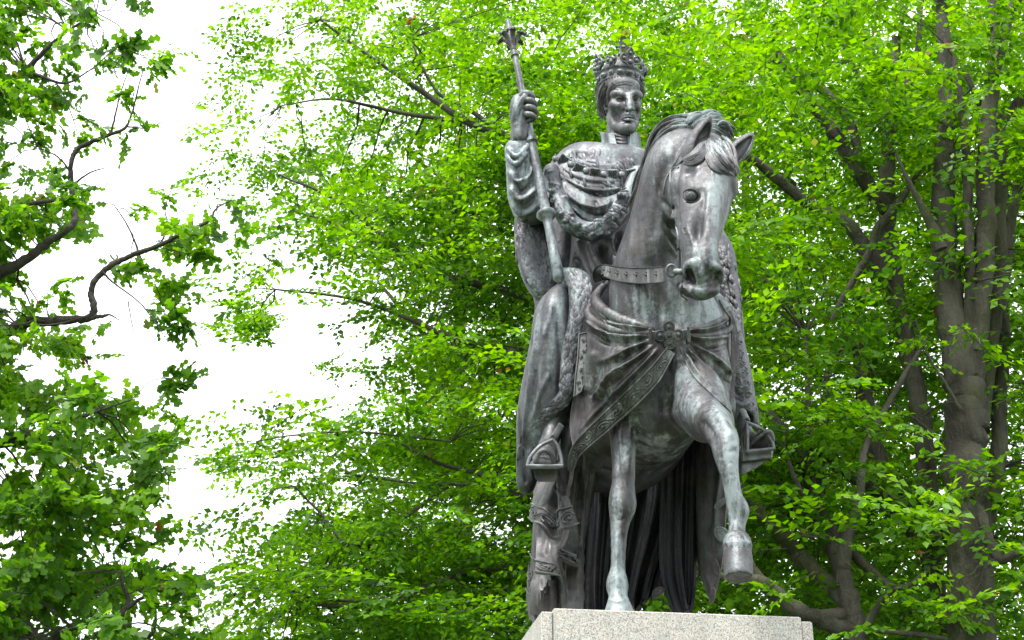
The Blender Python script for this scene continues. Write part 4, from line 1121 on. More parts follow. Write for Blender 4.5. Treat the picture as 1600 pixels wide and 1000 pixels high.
def fleuron(a, H, W):
    """a standing leaf with two curled side lobes and set stones"""
    o = unit(cp(a, 0, 2) - cp(a, 0, 1)); R0 = unit(np.cross(CU, o)); b = cp(a, .60, 1.03)
    q = lambda x, z: b + R0 * x * CR + CU * z * CR + o * (0.10 * z) * CR
    g = Geo()
    out = [(-.20, 0), (-.12, .12), (-.34 * W, .18), (-.46 * W, .36), (-.36 * W, .52), (-.20 * W, .48), (-.16, .40), (-.13, .56), (-.22, .72 * H), (0, 1.08 * H), (.22, .72 * H), (.13, .56), (.16, .40), (.20 * W, .48), (.36 * W, .52), (.46 * W, .36), (.34 * W, .18), (.12, .12), (.20, 0)]
    oc = crom([(x, z) for x, z in out], 3); poly = np.array([q(x, z) for x, z in oc])
    g.prism(poly - o * .05 * CR, o * .10 * CR)
    f = g.build('fleuron', M['robe'], crown, False)
    g = Geo()
    for x, z, r in ((0, .22, .12), (-.30 * W, .34, .10), (.30 * W, .34, .10), (0, .74 * H, .09)):
        g.ball(q(x, z) + o * .06 * CR, r * CR, 10)
    for sg in (-1, 1):
        g.tube(np.array([q(sg * x, z) + o * .07 * CR for x, z in crom([(.10, .04), (.20 * W, .14), (.44 * W, .20), (.50 * W, .38), (.36 * W, .55), (.20 * W, .46)], 4)]), .035 * CR, 6)
        g.tube(np.array([q(sg * x, z) + o * .07 * CR for x, z in ((.02, 1.06 * H), (.21, .72 * H), (.06, .52 * H))]), .03 * CR, 6)
    g.build('stone', M['pale'], f)
for a in (0, 90, 180, 270): fleuron(a, 0.86, 1.0)
for a in (45, 135, 225, 315): fleuron(a, 0.42, 0.5)
g = Geo()
th = np.linspace(0, math.pi / 2, 9)
P = np.array([[cp(a, .35 + 1.15 * math.sin(t), .97 * max(math.cos(t) ** .8, 0.01)) for a in aa[::2]] for t in th])
g.grid(P, wrap_v=True, caps=True)
g.build('cap', M['robe'], crown)
g = Geo()
g.tube(np.array([cp(0, .5 + 1.12 * math.sin(t), .98 * math.cos(t)) for t in np.linspace(0, math.pi, 24)]), .06 * CR, 8)
for t in np.linspace(.3, 2.8, 9): g.ball(cp(0, .56 + 1.12 * math.sin(t), .98 * math.cos(t)), .07 * CR, 8)
g.build('arch', M['robe'], crown)
g = Geo(); z = 1.66; c0 = cp(0, z, 0)
g.ball(c0 + CU * .1 * CR, .13 * CR, 12)
for p, q_, w in ((c0 + CU * .18 * CR, c0 + CU * .78 * CR, .05), (c0 + CU * .52 * CR - RGT * .22 * CR, c0 + CU * .52 * CR + RGT * .22 * CR, .05)):
    d = unit(q_ - p); L = np.linalg.norm(q_ - p)
    g.lathe(p, q_, [(0, w * 1.6 * CR), (L * .2, w * CR), (L * .8, w * CR), (L, w * 1.7 * CR)], 8)
g.build('cross', M['robe'], crown)

# ---- the sleeve of the raised arm
def fn(f):
    f.chain([(809, 226, 8.38, 15, 14), (813, 244, 8.40, 20, 18), (818, 275, 8.43, 24, 22), (822, 306, 8.46, 26, 25), (824, 326, 8.49, 21, 22)], 0.03)
    f.chain([(826, 326, 8.50, 20, 22), (850, 308, 8.58, 24, 24), (878, 282, 8.70, 27, 26)], 0.04)
    f.chain([(818, 342, 8.47, 4), (824, 330, 8.49, 14)], 0.02)
    f.chain([(808, 208, 8.36, 13), (808, 221, 8.36, 11.5)], 0.006, 's')
    f.chain([(793, 232, 8.34, 3), (808, 244, 8.28, 3.4), (826, 226, 8.33, 3.2), (828, 218, 8.37, 2.6)], 0.01)
    f.chain([(793, 244, 8.36, 3), (806, 256, 8.30, 3.6), (822, 240, 8.30, 3)], 0.012)
    f.chain([(794, 226, 8.38, 3.0), (792, 238, 8.38, 3.2), (795, 256, 8.38, 3)], 0.01)
sl = [([(794, 262), (806, 284), (826, 276), (836, 254)], 4.5, 5), ([(796, 286), (810, 312), (834, 300), (844, 280)], 5, 5.5), ([(797, 275), (812, 300), (830, 288)], 4, -4.5), ([(799, 312), (816, 336), (842, 318), (856, 300)], 4.5, 5.5),
      ([(799, 298), (814, 324), (838, 308)], 4, -5), ([(832, 246), (838, 280), (842, 312)], 4, -4), ([(806, 262), (803, 290), (806, 318)], 3.5, 3), ([(840, 262), (856, 290), (846, 325)], 5, 3.5), ([(822, 250), (824, 268), (818, 290)], 3, -3)]
field_part('sleeve', *box_of((780, 915), (195, 365), (8.15, 8.9)), 0.007, fn, M['robe'], rider, sl, 0.35)

# ---- fur: raised overlapping tufts on a body
def tufts(g, field, path, hw, n, rnd, size=(4.0, 6.0), down=(0.2, 1.0), default=8.6, lift=1.0):
    """path rows (px, py); leaf shaped tufts within hw px of it, tips pointing along 'down'"""
    p = crom(path, 8); seg = np.linspace(0, len(p) - 1, n)
    hw = np.interp(seg, np.linspace(0, len(p) - 1, len(np.atleast_1d(hw))), np.atleast_1d(hw))
    for i, w in zip(seg, hw):
        j = min(int(i), len(p) - 2); c = p[j] + (p[j + 1] - p[j]) * (i - j); T = unit(p[j + 1] - p[j]); B_ = np.array([-T[1], T[0]])
        c = c + B_ * rnd.uniform(-1, 1) * w + T * rnd.uniform(-2, 2)
        dn = unit(np.asarray(down, float) + T * 0.8 + np.array([rnd.uniform(-.35, .35), rnd.uniform(-.25, .25)]))
        L = rnd.uniform(*size); W = L * rnd.uniform(.42, .6)
        xs = [c - dn * L * .8, c, c + dn * L * .7, c + dn * L * 1.25]
        q = np.array(xs)
        H = field.hit(q[:, 0], q[:, 1])
        if np.isnan(H).any(): continue
        if np.ptp(H[:, 1]) > 0.12: continue
        m = mpp(H[1]); t = frame(H[1])[2]
        H = H + t[None] * np.array([-1.4, -.3, .5, .9])[:, None] * m * lift
        g.tube(H, np.array([.35, 1.0, .75, .1]) * W * m, 6, flat=0.55, flat_dir=t)

# ---- ermine cape over the shoulders
def fn(f):
    f.chain([(884, 264, 8.74, 22, 24), (908, 254, 8.72, 27, 28), (940, 262, 8.66, 34, 34), (985, 266, 8.68, 33, 32), (1016, 272, 8.80, 27, 28), (1040, 292, 8.88, 22, 26)], 0.05)
    f.blob(936, 284, 8.66, 64, 38, 46, 0.05); f.blob(975, 286, 8.66, 40, 36, 42, 0.05)
    f.chain([(880, 264, 8.66, 20), (896, 288, 8.60, 22), (925, 300, 8.55, 22), (962, 300, 8.55, 20)], 0.05)
    f.chain([(872, 262, 8.66, 12), (882, 276, 8.60, 14), (905, 294, 8.55, 14)], 0.03)
    f.chain([(967, 228, 8.68, 17, 30)], 0.02, 's') if False else None
cape_r = [([(866, 258), (890, 274), (920, 284), (950, 286), (985, 284)], 2.6, -3.5), ([(884, 286), (905, 300), (935, 308), (970, 300)], 2.6, -4), ([(878, 276), (908, 292), (940, 298), (985, 292)], 3, 3),
          ([(880, 240), (905, 236), (930, 240)], 5, 1.5), ([(900, 250), (930, 258), (970, 258)], 3, 1.5), ([(890, 300), (915, 314), (945, 318), (968, 310)], 3, 3.5), ([(905, 262), (925, 272)], 3, -2)]
cape, cf = field_part('ermine_cape', *box_of((845, 1085), (205, 345), (8.25, 9.2)), 0.007, fn, M['robe'], rider, cape_r, 0.12)
g = Geo(); rnd = random.Random(3)
for path, n, d in (([(876, 284), (896, 306), (925, 316), (968, 308)], 44, (.1, 1)), ([(868, 262), (890, 282), (920, 292), (980, 286)], 34, (.1, 1)), ([(893, 296), (920, 306), (960, 302)], 26, (.4, .8)),
                   ([(885, 248), (905, 240), (935, 238)], 16, (-.6, .6)), ([(945, 252), (965, 256), (990, 254)], 18, (0, 1)), ([(905, 256), (930, 258)], 10, (.8, .3))):
    tufts(g, cf, path, 5, n, rnd, (4, 7.5), d, lift=1.0)
for x, y in ((912, 308), (948, 300), (976, 250), (890, 262), (932, 246), (895, 245), (968, 290), (912, 278)):            # ermine tails
    H = cf.hit([x, x + 1, x + 2, x + 2], [y, y + 6, y + 12, y + 16])
    if not np.isnan(H).any(): m = mpp(H[0]); g.tube(H + frame(H[0])[2] * 1.4 * m, np.array([1.2, 2.4, 2.6, .3]) * m, 7)
g.build('fur_tuft', M['robe'], cape)

# chain of order: square plates with a four leaf flower and round stones between
chain_part = empty('collar_chain', (0, 0, 0)); chain_part.parent = rider; chain_part.location = tuple(at(930, 265, 8.5) - world_loc(rider))
plates = [(880.6, 249.8, 38), (903.8, 263, 26), (928.8, 270, 10), (957.2, 272.2, 1), (986, 271, -6)]
gems = [(868, 248), (891.8, 256.5), (915.6, 266.5), (943, 272), (971.5, 272.6), (998, 270)]
for x, y, rot in plates:
    c = cf.hit(x, y, default=[8.5])[0]; m = mpp(c); r, u, t = frame(c); a = math.radians(-rot)
    X = r * math.cos(a) + u * math.sin(a); Yv = -r * math.sin(a) + u * math.cos(a)
    g = Geo(); box_geo(g, c - X * 8.2 * m - Yv * 7.4 * m - t * .03, X * 16.4 * m, Yv * 14.8 * m, t * .055, .004)
    pl = g.build('medallion', M['pale'], chain_part, False)
    g = Geo()
    for dx, dy in ((-3.3, 3), (3.3, 3), (-3.3, -3), (3.3, -3)):
        g.tube(arc(c + X * dx * m + Yv * dy * m + t * .026, (X, Yv, t), 2.3 * m, 2.1 * m, 0, 360, 10), .9 * m, 5)
    g.ball(c + t * .026, 1.2 * m, 6)
    g.build('flower', M['under'], pl)
for x, y in gems:
    c = cf.hit(x, y, default=[8.5])[0]; m = mpp(c); r, u, t = frame(c)
    g = Geo().ball(c + t * .020, np.array([5.6, 3.4, 5.6]) * m, 12)
    for k in range(3): g.ball(c - u * 6.6 * m + r * (k - 1) * 3 * m + t * .004, 2.0 * m, 8)
    g.ball(c + u * 6.0 * m, 1.8 * m, 8)
    g.build('round_stone', M['pale'], chain_part)
g = Geo()                                                              # cross hanging from the chain
c = cf.hit(973, 303, default=[8.45])[0] + frame(at(973, 303, 8.4))[2] * .02; m = mpp(c); r, u, t = frame(c)
for dx, dy in ((0, 6), (0, -6), (6, 0), (-6, 0)): g.ball(c + (r * dx + u * dy) * m, np.array([4, 3, 4]) * m, 8)
g.ball(c, 4 * m, 8); g.tube([c + u * 26 * m, c + u * 10 * m], 1.6 * m, 6)
g.build('pendant', M['pale'], chain_part)

# ---- swag of the mantle across the waist and its rolled fur edge
def fn(f):
    f.chain([(880, 296, 8.56, 16, 14), (905, 322, 8.52, 20, 18), (940, 334, 8.50, 20, 18), (970, 322, 8.52, 18, 16), (992, 300, 8.56, 14, 14)], 0.04)
    f.chain([(862, 268, 8.55, 13), (866, 296, 8.50, 13), (876, 322, 8.46, 14), (889, 345, 8.43, 14), (908, 359, 8.41, 14), (930, 362, 8.41, 14), (952, 350, 8.42, 14.5), (968, 330, 8.44, 14), (984, 298, 8.48, 13), (996, 270, 8.5, 12)], 0.012)
sw = [([(884, 300), (905, 318), (935, 324), (962, 314)], 4, 4), ([(890, 312), (912, 332), (942, 338), (968, 322)], 4, -4), ([(896, 322), (918, 343), (945, 344)], 4, 4), ([(930, 312), (934, 330)], 3, -3), ([(952, 312), (950, 330)], 3, 3)]
_fn0 = fn
def fn(f):
    _fn0(f)
    q = random.Random(21)
    p = crom([(862, 272), (866, 298), (876, 324), (890, 346), (908, 360), (930, 362), (952, 350), (968, 330), (984, 298)], 8)
    for k in range(70):
        c = p[q.randrange(len(p))]; x, y = c[0] + q.uniform(-11, 11), c[1] + q.uniform(-9, 9)
        d = f.hit(x, y)[0]
        if not np.isnan(d[0]): f.blob(x, y, d[1] + .002, q.uniform(3, 6), q.uniform(2, 4), 3.5, 0.016, 'u', q.uniform(-60, 60))
swag, sf = field_part('mantle_swag', *box_of((840, 1015), (245, 385), (8.2, 8.8)), 0.007, fn, M['robe'], rider, sw, 0.22)
g = Geo()
tufts(g, sf, [(925, 360), (950, 352), (968, 330), (984, 300)], 10, 90, rnd, (4, 8), (-.9, .5))
tufts(g, sf, [(862, 275), (866, 300), (880, 335), (900, 356), (925, 364)], 9, 50, rnd, (3, 5), (.3, 1), lift=.4)
g.build('fur_tuft', M['robe'], swag)

# ---- mantle: shoulder hanging behind the arm, the fall over the knee and the fall behind
def fn(f):
    f.chain([(828, 330, 8.74, 22, 24), (834, 372, 8.76, 28, 30), (840, 412, 8.76, 28, 28), (848, 444, 8.74, 22, 22), (856, 458, 8.70, 12, 12)], 0.03)
    f.chain([(872, 350, 9.08, 30), (890, 400, 9.08, 40), (890, 440, 9.05, 40)], 0.04)
    f.chain([(850, 430, 8.80, 16), (852, 470, 8.80, 14), (850, 520, 8.75, 14)], 0.04)
    f.chain([(874, 462, 8.40, 16, 18), (868, 488, 8.37, 25, 26), (863, 530, 8.38, 31, 31), (856, 590, 8.44, 36, 33), (847, 650, 8.52, 37, 32), (836, 700, 8.60, 27, 26), (824, 742, 8.64, 15, 16), (822, 762, 8.66, 10, 12)], 0.03)
    f.chain([(880, 630, 8.50, 14, 20), (870, 600, 8.48, 18, 24)], 0.03)
mr = [([(838, 530), (830, 580), (822, 640), (818, 700)], 3, 4), ([(846, 540), (836, 600), (826, 660)], 3.5, -4), ([(860, 580), (842, 620), (830, 660)], 4, 3), ([(872, 500), (876, 560), (874, 610)], 5, -3.5), ([(850, 500), (845, 560), (838, 620)], 6, 2),
      ([(862, 474), (858, 500), (850, 530)], 4, 3), ([(815, 700), (818, 730), (822, 760)], 3, -4), ([(828, 700), (828, 730), (832, 755)], 3, 4), ([(810, 380), (816, 410), (826, 440)], 5, 3), ([(860, 360), (856, 400), (862, 440)], 4, -4)]
mantle, mf = field_part('mantle', *box_of((770, 960), (290, 790), (8.0, 9.15)), 0.009, fn, M['robe'], rider, mr, 0.12)
# the cloak behind the rider and over the croup
bf = Field((-0.3, 8.6, 3.2), (1.6, 11.0, 5.9), 0.016)
S0 = at(935, 262, 8.98)
bf.seg(S0, S0 - UP * .9 + HB * .25, (.30, .14), (.42, .20), .06, side=HL)
bf.seg(S0 - UP * .9 + HB * .25, C + UP * .34 - HB * .2, (.42, .20), (.44, .20), .08, side=HL)
bf.seg(C + UP * .30 - HB * .2, C + UP * .20 + HB * .32, (.44, .22), (.38, .26), .08, side=HL)
bf.seg(C + HB * .38 + UP * .1, np.array([*(C + HB * .50)[:2], TOP + .25]), (.34, .14), (.36, .10), .08, side=HL)
for k in range(-3, 4):
    bf.seg(C + HB * .50 + HL * (.10 * k + .06) + UP * .2, np.array([*(C + HB * .58 + HL * (.10 * k + .06))[:2], TOP + .15]), .05, .075, .05)
Vb, Fb = bf.mesh()
back_cloak = put('cloak', (Vb, Fb), M['cloth'], rider)
g = Geo()
tufts(g, mf, [(812, 350), (822, 385), (832, 420), (846, 452)], [16, 18, 18, 8], 170, rnd, (4.5, 8), (.15, 1), lift=1.0)
tufts(g, mf, [(828, 360), (840, 400), (852, 440)], [16, 16, 10], 90, rnd, (4.5, 8), (.15, 1), lift=.8)
tufts(g, mf, [(836, 462), (850, 456), (866, 446)], 5, 14, rnd, (4, 7), (.9, .2))
g.build('fur_tuft', M['robe'], mantle)
def fn(f):
    f.chain([(882, 428, 8.36, 10), (903, 438, 8.32, 17, 15), (909, 462, 8.28, 20, 16), (907, 492, 8.26, 18, 15), (900, 520, 8.26, 15, 14), (891, 550, 8.28, 13, 13), (887, 590, 8.30, 12, 13), (885, 615, 8.32, 11, 12), (872, 632, 8.36, 11, 12), (852, 650, 8.42, 11, 12), (834, 668, 8.48, 11, 12), (822, 690, 8.54, 10, 11), (815, 715, 8.60, 8, 10), (815, 745, 8.64, 7, 9)], 0.01, n=5)
fur, ff = field_part('fur_border', *box_of((795, 945), (410, 765), (8.0, 8.8)), 0.007, fn, M['robe'], mantle, (), 0.25)
g = Geo()
tufts(g, ff, [(888, 432), (906, 445), (910, 475), (905, 500)], [10, 17, 17, 14], 110, rnd, (5, 9), (.05, 1), lift=.9)
tufts(g, ff, [(905, 500), (894, 540), (888, 580), (886, 612)], [13, 11, 10, 10], 90, rnd, (4.5, 8), (-.2, 1), lift=.9)
tufts(g, ff, [(880, 625), (855, 648), (835, 668), (822, 692), (815, 725)], [9, 10, 10, 9, 6], 110, rnd, (4, 7), (-.9, .5), lift=.8)
g.build('fur_tuft', M['robe'], fur)

# ---- stiff saddle cloth corner beside the fur
q = [(905, 522), (918, 519), (931, 537), (924, 566), (918, 588), (908, 611), (897, 620), (899, 590), (903, 556)]
P = np.array([at(x, y, 8.14 + (931 - x) * .0016) for x, y in q])
g = Geo().prism(P, FWD * 0.05)
sc_ = g.build('saddle_cloth', M['trim'], statue, False)
g = Geo(); m = mpp(P[0])
g.tube(np.vstack([P, P[:1]]) - FWD * .004, 1.5 * m, 6)
for x, y in ((912, 532), (918, 540), (913, 548), (908, 558), (914, 566), (908, 578), (911, 590), (904, 598), (906, 607), (922, 548), (918, 560)):
    c = at(x, y, 8.14 + (931 - x) * .0016) - FWD * .006
    g.tube(arc(c, frame(c), 2.4 * m, 2.8 * m, 0, 300, 10, x), 1.0 * m, 5); g.ball(c, 1.1 * m, 6)
g.build('scroll', M['trim'], sc_)
# ---- far side: mantle with fur and embroidered leg
def fn(f):
    f.chain([(1108, 362, 8.80, 18), (1126, 395, 8.74, 20, 24), (1133, 440, 8.70, 20, 24), (1142, 480, 8.66, 16, 20), (1152, 512, 8.62, 9, 12), (1160, 535, 8.6, 3)], 0.02)
    f.chain([(1022, 288, 8.90, 24), (1055, 305, 8.92, 27), (1085, 350, 8.92, 30), (1105, 430, 8.85, 34)], 0.05)
fm, fmf = field_part('mantle_fall', *box_of((975, 1190), (250, 560), (8.35, 9.2)), 0.009, fn, M['robe'], rider, [([(1125, 385), (1138, 430), (1150, 490)], 4, -5), ([(1138, 400), (1148, 440), (1156, 500)], 3, 4)])
g = Geo(); tufts(g, fmf, [(1128, 385), (1138, 425), (1146, 470), (1153, 510)], [13, 13, 12, 6], 110, rnd, (4, 7), (.3, 1), lift=1.0)
g.build('fur_tuft', M['robe'], fm)
def fn(f):
    f.chain([(1112, 468, 8.40, 16, 18), (1128, 500, 8.38, 22, 22), (1140, 545, 8.38, 24, 24), (1152, 590, 8.40, 22, 24), (1160, 630, 8.42, 20, 22), (1166, 652, 8.44, 18, 20)], 0.02)
    f.chain([(1162, 668, 8.36, 12, 14), (1164, 656, 8.38, 13, 16)], 0.008, 's')
    f.chain([(1178, 640, 8.44, 6), (1181, 664, 8.46, 5), (1184, 676, 8.5, 2)], 0.01)
leg, lf = field_part('trouser_leg', *box_of((1080, 1205), (440, 690), (8.1, 8.75)), 0.008, fn, M['robe'], rider, [([(1145, 612), (1158, 618), (1172, 610)], 2.5, -3), ([(1146, 626), (1160, 634), (1174, 628)], 3, 3), ([(1143, 600), (1156, 606), (1170, 602)], 2.5, 2.5)], 0.1)
g = Geo(); m = mpp(at(1155, 560, 8.2)); rnd2 = random.Random(12)
for k in range(34):
    y = 495 + rnd2.uniform(0, 150); x = 1128 + (y - 480) * .24 + rnd2.uniform(-4, 20)
    s = [(x + 5 * (1 - a * .8) * math.cos(a * 7 + k), y + 5 * (1 - a * .8) * math.sin(a * 7 + k)) for a in np.linspace(0, 1, 12)]
    H = lf.hit([p[0] for p in s], [p[1] for p in s], off=.003)
    if not np.isnan(H).any() and np.ptp(H[:, 1]) < .08: g.tube(H, 1.0 * m, 5)
for k in range(8):
    y = 520 + 16 * k; x0 = 1138 + (y - 520) * .2
    H = lf.hit([x0 + 4, x0 + 12, x0 + 18, x0 + 12, x0 + 4], [y, y - 6, y, y + 6, y], off=.003)
    if not np.isnan(H).any() and np.ptp(H[:, 1]) < .1: g.tube(H, 0.9 * m, 5)
g.build('embroidery', M['trim'], leg)

# ---- boots in their stirrups
def boot(J, extra, name='boot'):
    xs = [j[0] for j in J]; ys = [j[1] for j in J]; q = [j[2] for j in J]
    def fn(f):
        f.chain(J, 0.02)
        for e in extra: f.chain(e, 0.01)
    return field_part(name, *box_of((min(xs) - 40, max(xs) + 40), (min(ys) - 35, max(ys) + 35), (min(q) - .25, max(q) + .25)), 0.006, fn, M['skin'], rider, (), .1)[0]
boot([(868, 650, 8.46, 11, 13), (858, 690, 8.40, 13, 15), (852, 712, 8.28, 17, 14), (850, 722, 8.16, 16, 8)], [[(836, 722, 8.14, 3), (842, 708, 8.12, 3), (851, 704, 8.11, 3), (860, 709, 8.12, 3), (866, 722, 8.14, 3)]])
boot([(1160, 650, 8.46, 10, 12), (1166, 680, 8.38, 11, 13), (1182, 692, 8.26, 13, 9), (1198, 684, 8.16, 9, 5), (1204, 680, 8.14, 6, 4)], [[(1170, 698, 8.2, 2.6), (1182, 686, 8.14, 2.6), (1196, 676, 8.12, 2.6), (1205, 676, 8.12, 2.4), (1208, 690, 8.13, 2.4)]])
def stirrup(L, Y, plate, strap):
    """L: traced outline apex, left foot, right foot"""
    c = at(L[0][0], L[0][1], Y); m = mpp(c)
    (ax, ay), (lx, ly), (rx, ry) = L
    o = [(ax, ay), (ax - (ax - lx) * .52, ay + (ly - ay) * .26), (lx + (ax - lx) * .12, ay + (ly - ay) * .66), (lx, ly)]
    o2 = [(ax, ay), (ax + (rx - ax) * .55, ay + (ry - ay) * .26), (rx - (rx - ax) * .1, ay + (ry - ay) * .66), (rx, ry)]
    g = Geo()
    for q in (o, o2):
        q = crom(q, 6); g.tube(at(q[:, 0], q[:, 1], np.full(len(q), Y)), 3.0 * m, 8)
    g.tube(at(np.array([lx - 2, rx + 2]), np.array([ly, ry]), np.array([Y, Y])), 3.2 * m, 8)
    g.tube(arc(at(ax, ay - 3, Y), frame(c), 3.6 * m, 4.2 * m, 0, 360, 12), 1.8 * m, 6)
    s = g.build('stirrup', M['pale'], statue)
    g = Geo(); box_geo(g, *plate); tr = g.build('tread', M['trim'], s, False)
    g = Geo(); p = at(np.array([strap[0][0], strap[1][0]]), np.array([strap[0][1], strap[1][1]]), np.array(strap[2]))
    g.tube(p, 5.5 * m, 8, flat=.35, flat_dir=FWD); g.build('stirrup_leather', M['pale'], s)
p0 = at(824, 733, 8.16); m = mpp(p0)
stirrup(((864, 687), (824, 728), (878, 728)), 8.14, (p0, RGT * 52 * m, FWD * .30 + RGT * .03, UP * .028), ((866, 682), (877, 664), (8.16, 8.30)))
p0 = at(1162, 713, 8.22); m = mpp(p0)
s0 = at(1160, 735, 8.30)
stirrup(((1167, 660), (1168, 706), (1209, 701)), 8.13, (at(1160, 722, 8.16), (at(1208, 716, 8.16) - at(1160, 722, 8.16)), FWD * .30 - RGT * .04 + UP * 0, UP * .07), ((1167, 656), (1160, 640), (8.14, 8.3)))
g = Geo()
for x in (1158, 1163): g.tube(at(np.array([1166, x, x + 4]), np.array([662, 684, 712]), np.array([8.15, 8.22, 8.22])), 2.0 * m, 6)
g.build('stirrup', M['trim'], statue)

def block_part(name, outl, Y, depth, parent, mat):
    g = Geo(); P = np.array([at(x, y, Y) for x, y in outl]); c = P.mean(0)
    P2 = c + (P - c) * .96
    g.prism(P2 - FWD * .006, FWD * .006); g.prism(P, FWD * depth)
    return g.build(name, mat, parent, False)
block_part('boot_heel', [(834, 732), (872, 732), (870, 748), (864, 753), (842, 753), (836, 748)], 8.30, .22, rider, M['skin'])
bs = block_part('boot_sole', [(1158, 710), (1209, 704), (1206, 714), (1182, 731), (1159, 742)], 8.20, .24, rider, M['trim'])
g = Geo(); c = at(1180, 716, 8.18); m = mpp(c)
for k in range(3): g.tube(arc(c + RGT * (k - 1) * 9 * m - UP * (k - 1) * -1.5 * m, frame(c), 3.4 * m, 3.2 * m, 0, 330, 12, k), .9 * m, 5)
g.build('scroll', M['trim'], bs)

# ---- sceptre
SA, SB = at(793, 29, 8.50), at(875, 442, 8.16)
SL = float(np.linalg.norm(SB - SA)); sx = lambda py: (py - 29) / (442 - 29) * SL
ms = mpp(SA)
g = Geo()
pr = [(sx(82), 3.6), (sx(90), 4.0), (sx(91), 6.4), (sx(95), 6.4), (sx(96), 4.2), (sx(150), 5.0), (sx(205), 5.6), (sx(230), 6.0), (sx(231.5), 8.6), (sx(236), 8.6), (sx(238), 5.6), (sx(341), 7.4), (sx(343), 13.5), (sx(346), 14.5), (sx(349), 12), (sx(352), 7.2), (sx(360), 6.4), (sx(400), 7.3), (sx(436), 8.2), (sx(438), 6), (sx(442), 2.5)]
g.lathe(SA, SB, [(t, r * ms) for t, r in pr], 16)
scep = g.build('sceptre', M['robe'], rider)
scep.data.attributes.new('pale', 'FLOAT', 'POINT').data.foreach_set('value', np.full(len(scep.data.vertices), .3, np.float32))
g = Geo()
g.lathe(SA, SB, [(t, r * ms) for t, r in ((0, .6), (sx(32), 2.6), (sx(40), 4.0), (sx(47), 4.8), (sx(49), 6.2), (sx(51), 6.2), (sx(53), 5), (sx(58), 6.5), (sx(64), 7), (sx(74), 5.4), (sx(84), 4.4))], 14)
fin = g.build('finial', M['robe'], scep)
ax = unit(SB - SA); u0 = unit(np.cross(ax, FWD)); v0 = np.cross(ax, u0)
for k in range(6):
    a = k * math.pi / 3 + .25; o = u0 * math.cos(a) + v0 * math.sin(a)
    b = SA + ax * sx(80)
    g = Geo(); g.tube(np.array([b + o * 4 * ms, SA + ax * sx(72) + o * 7 * ms, SA + ax * sx(65) + o * 10 * ms, SA + ax * sx(61) + o * 15 * ms, SA + ax * sx(62) + o * 20 * ms, SA + ax * sx(66) + o * 23 * ms]), np.array([1.6, 3.2, 4.2, 4.6, 4.0, 1.8]) * ms, 8, flat=.6, flat_dir=ax)
    for dd, ee in ((18, 0), (14, 3), (14, -3), (22, 0)): g.ball(SA + ax * sx(60 if dd < 20 else 64) + o * dd * ms + np.cross(ax, o) * ee * ms, 2.7 * ms, 8)
    g.ball(SA + ax * sx(52) + o * 7 * ms, 3.0 * ms, 8)
    g.build('leaf', M['cloth'], fin)

# ---- tidy the tree of parts: statue > part > sub-part and no deeper
def rehang(o, par):
    w = world_loc(o); o.parent = par; o.location = tuple(w - world_loc(par))
for o in list(statue.children):
    for c in list(o.children):
        if c.name.split('.')[0] == 'eye':
            for e in list(c.children): rehang(e, o)
        elif c.children: rehang(c, statue)
for o in list(statue.children):
    for c in list(o.children):
        if c.children and c.name.split('.')[0] in ('fur_border',): rehang(c, statue)
for o in list(statue.children):
    for c in list(o.children):
        for e in list(c.children): rehang(e, o)
# ---------------------------------------------------------------- ground
g = Geo()
R_ = np.array([0, 3, 6, 10, 16, 25, 40, 70, 130, 300, 900.0]); th = np.linspace(0, 2 * math.pi, 48, endpoint=False)
P = np.array([[(r * math.cos(a), 8 + r * math.sin(a), (0.12 * math.sin(a * 3 + r * .3) * min(r / 30, 1)) if r > 12 else 0.0) for a in th] for r in R_[1:]])
g.grid(P, wrap_v=True)
g.add(np.vstack([P[0], [[0, 8, 0]]]), [(i, (i + 1) % 48, 48) for i in range(48)])
tag(g.build('lawn_ground', M['lawn']), kind='structure')

# ---------------------------------------------------------------- trees
NR = np.random.RandomState(11)
def rot_to(ax):
    """frame with x along ax, z roughly up"""
    z = np.array([0, 0, 1.0]); y = np.cross(z, ax); y = unit(y) if np.linalg.norm(y) > 1e-3 else np.array([0, 1.0, 0])
    return np.array([ax, y, np.cross(ax, y)])
BEECH = np.array([(0, 0, 0), (.42, .33, .06), (1, 0, -.08), (.42, -.33, .06)])
BEECH_F = np.array([(0, 1, 2), (0, 2, 3)])
OAKL = np.array([(0, 0, 0), (.36, .36, .03), (.54, .15, .03), (.80, .34, .02), (1.04, 0, -.05), (.80, -.34, .02), (.54, -.15, .03), (.36, -.36, .03)])
OAK_F = np.array([(0, 1, 2), (0, 2, 6), (0, 6, 7), (2, 3, 4), (2, 4, 6), (4, 5, 6)])

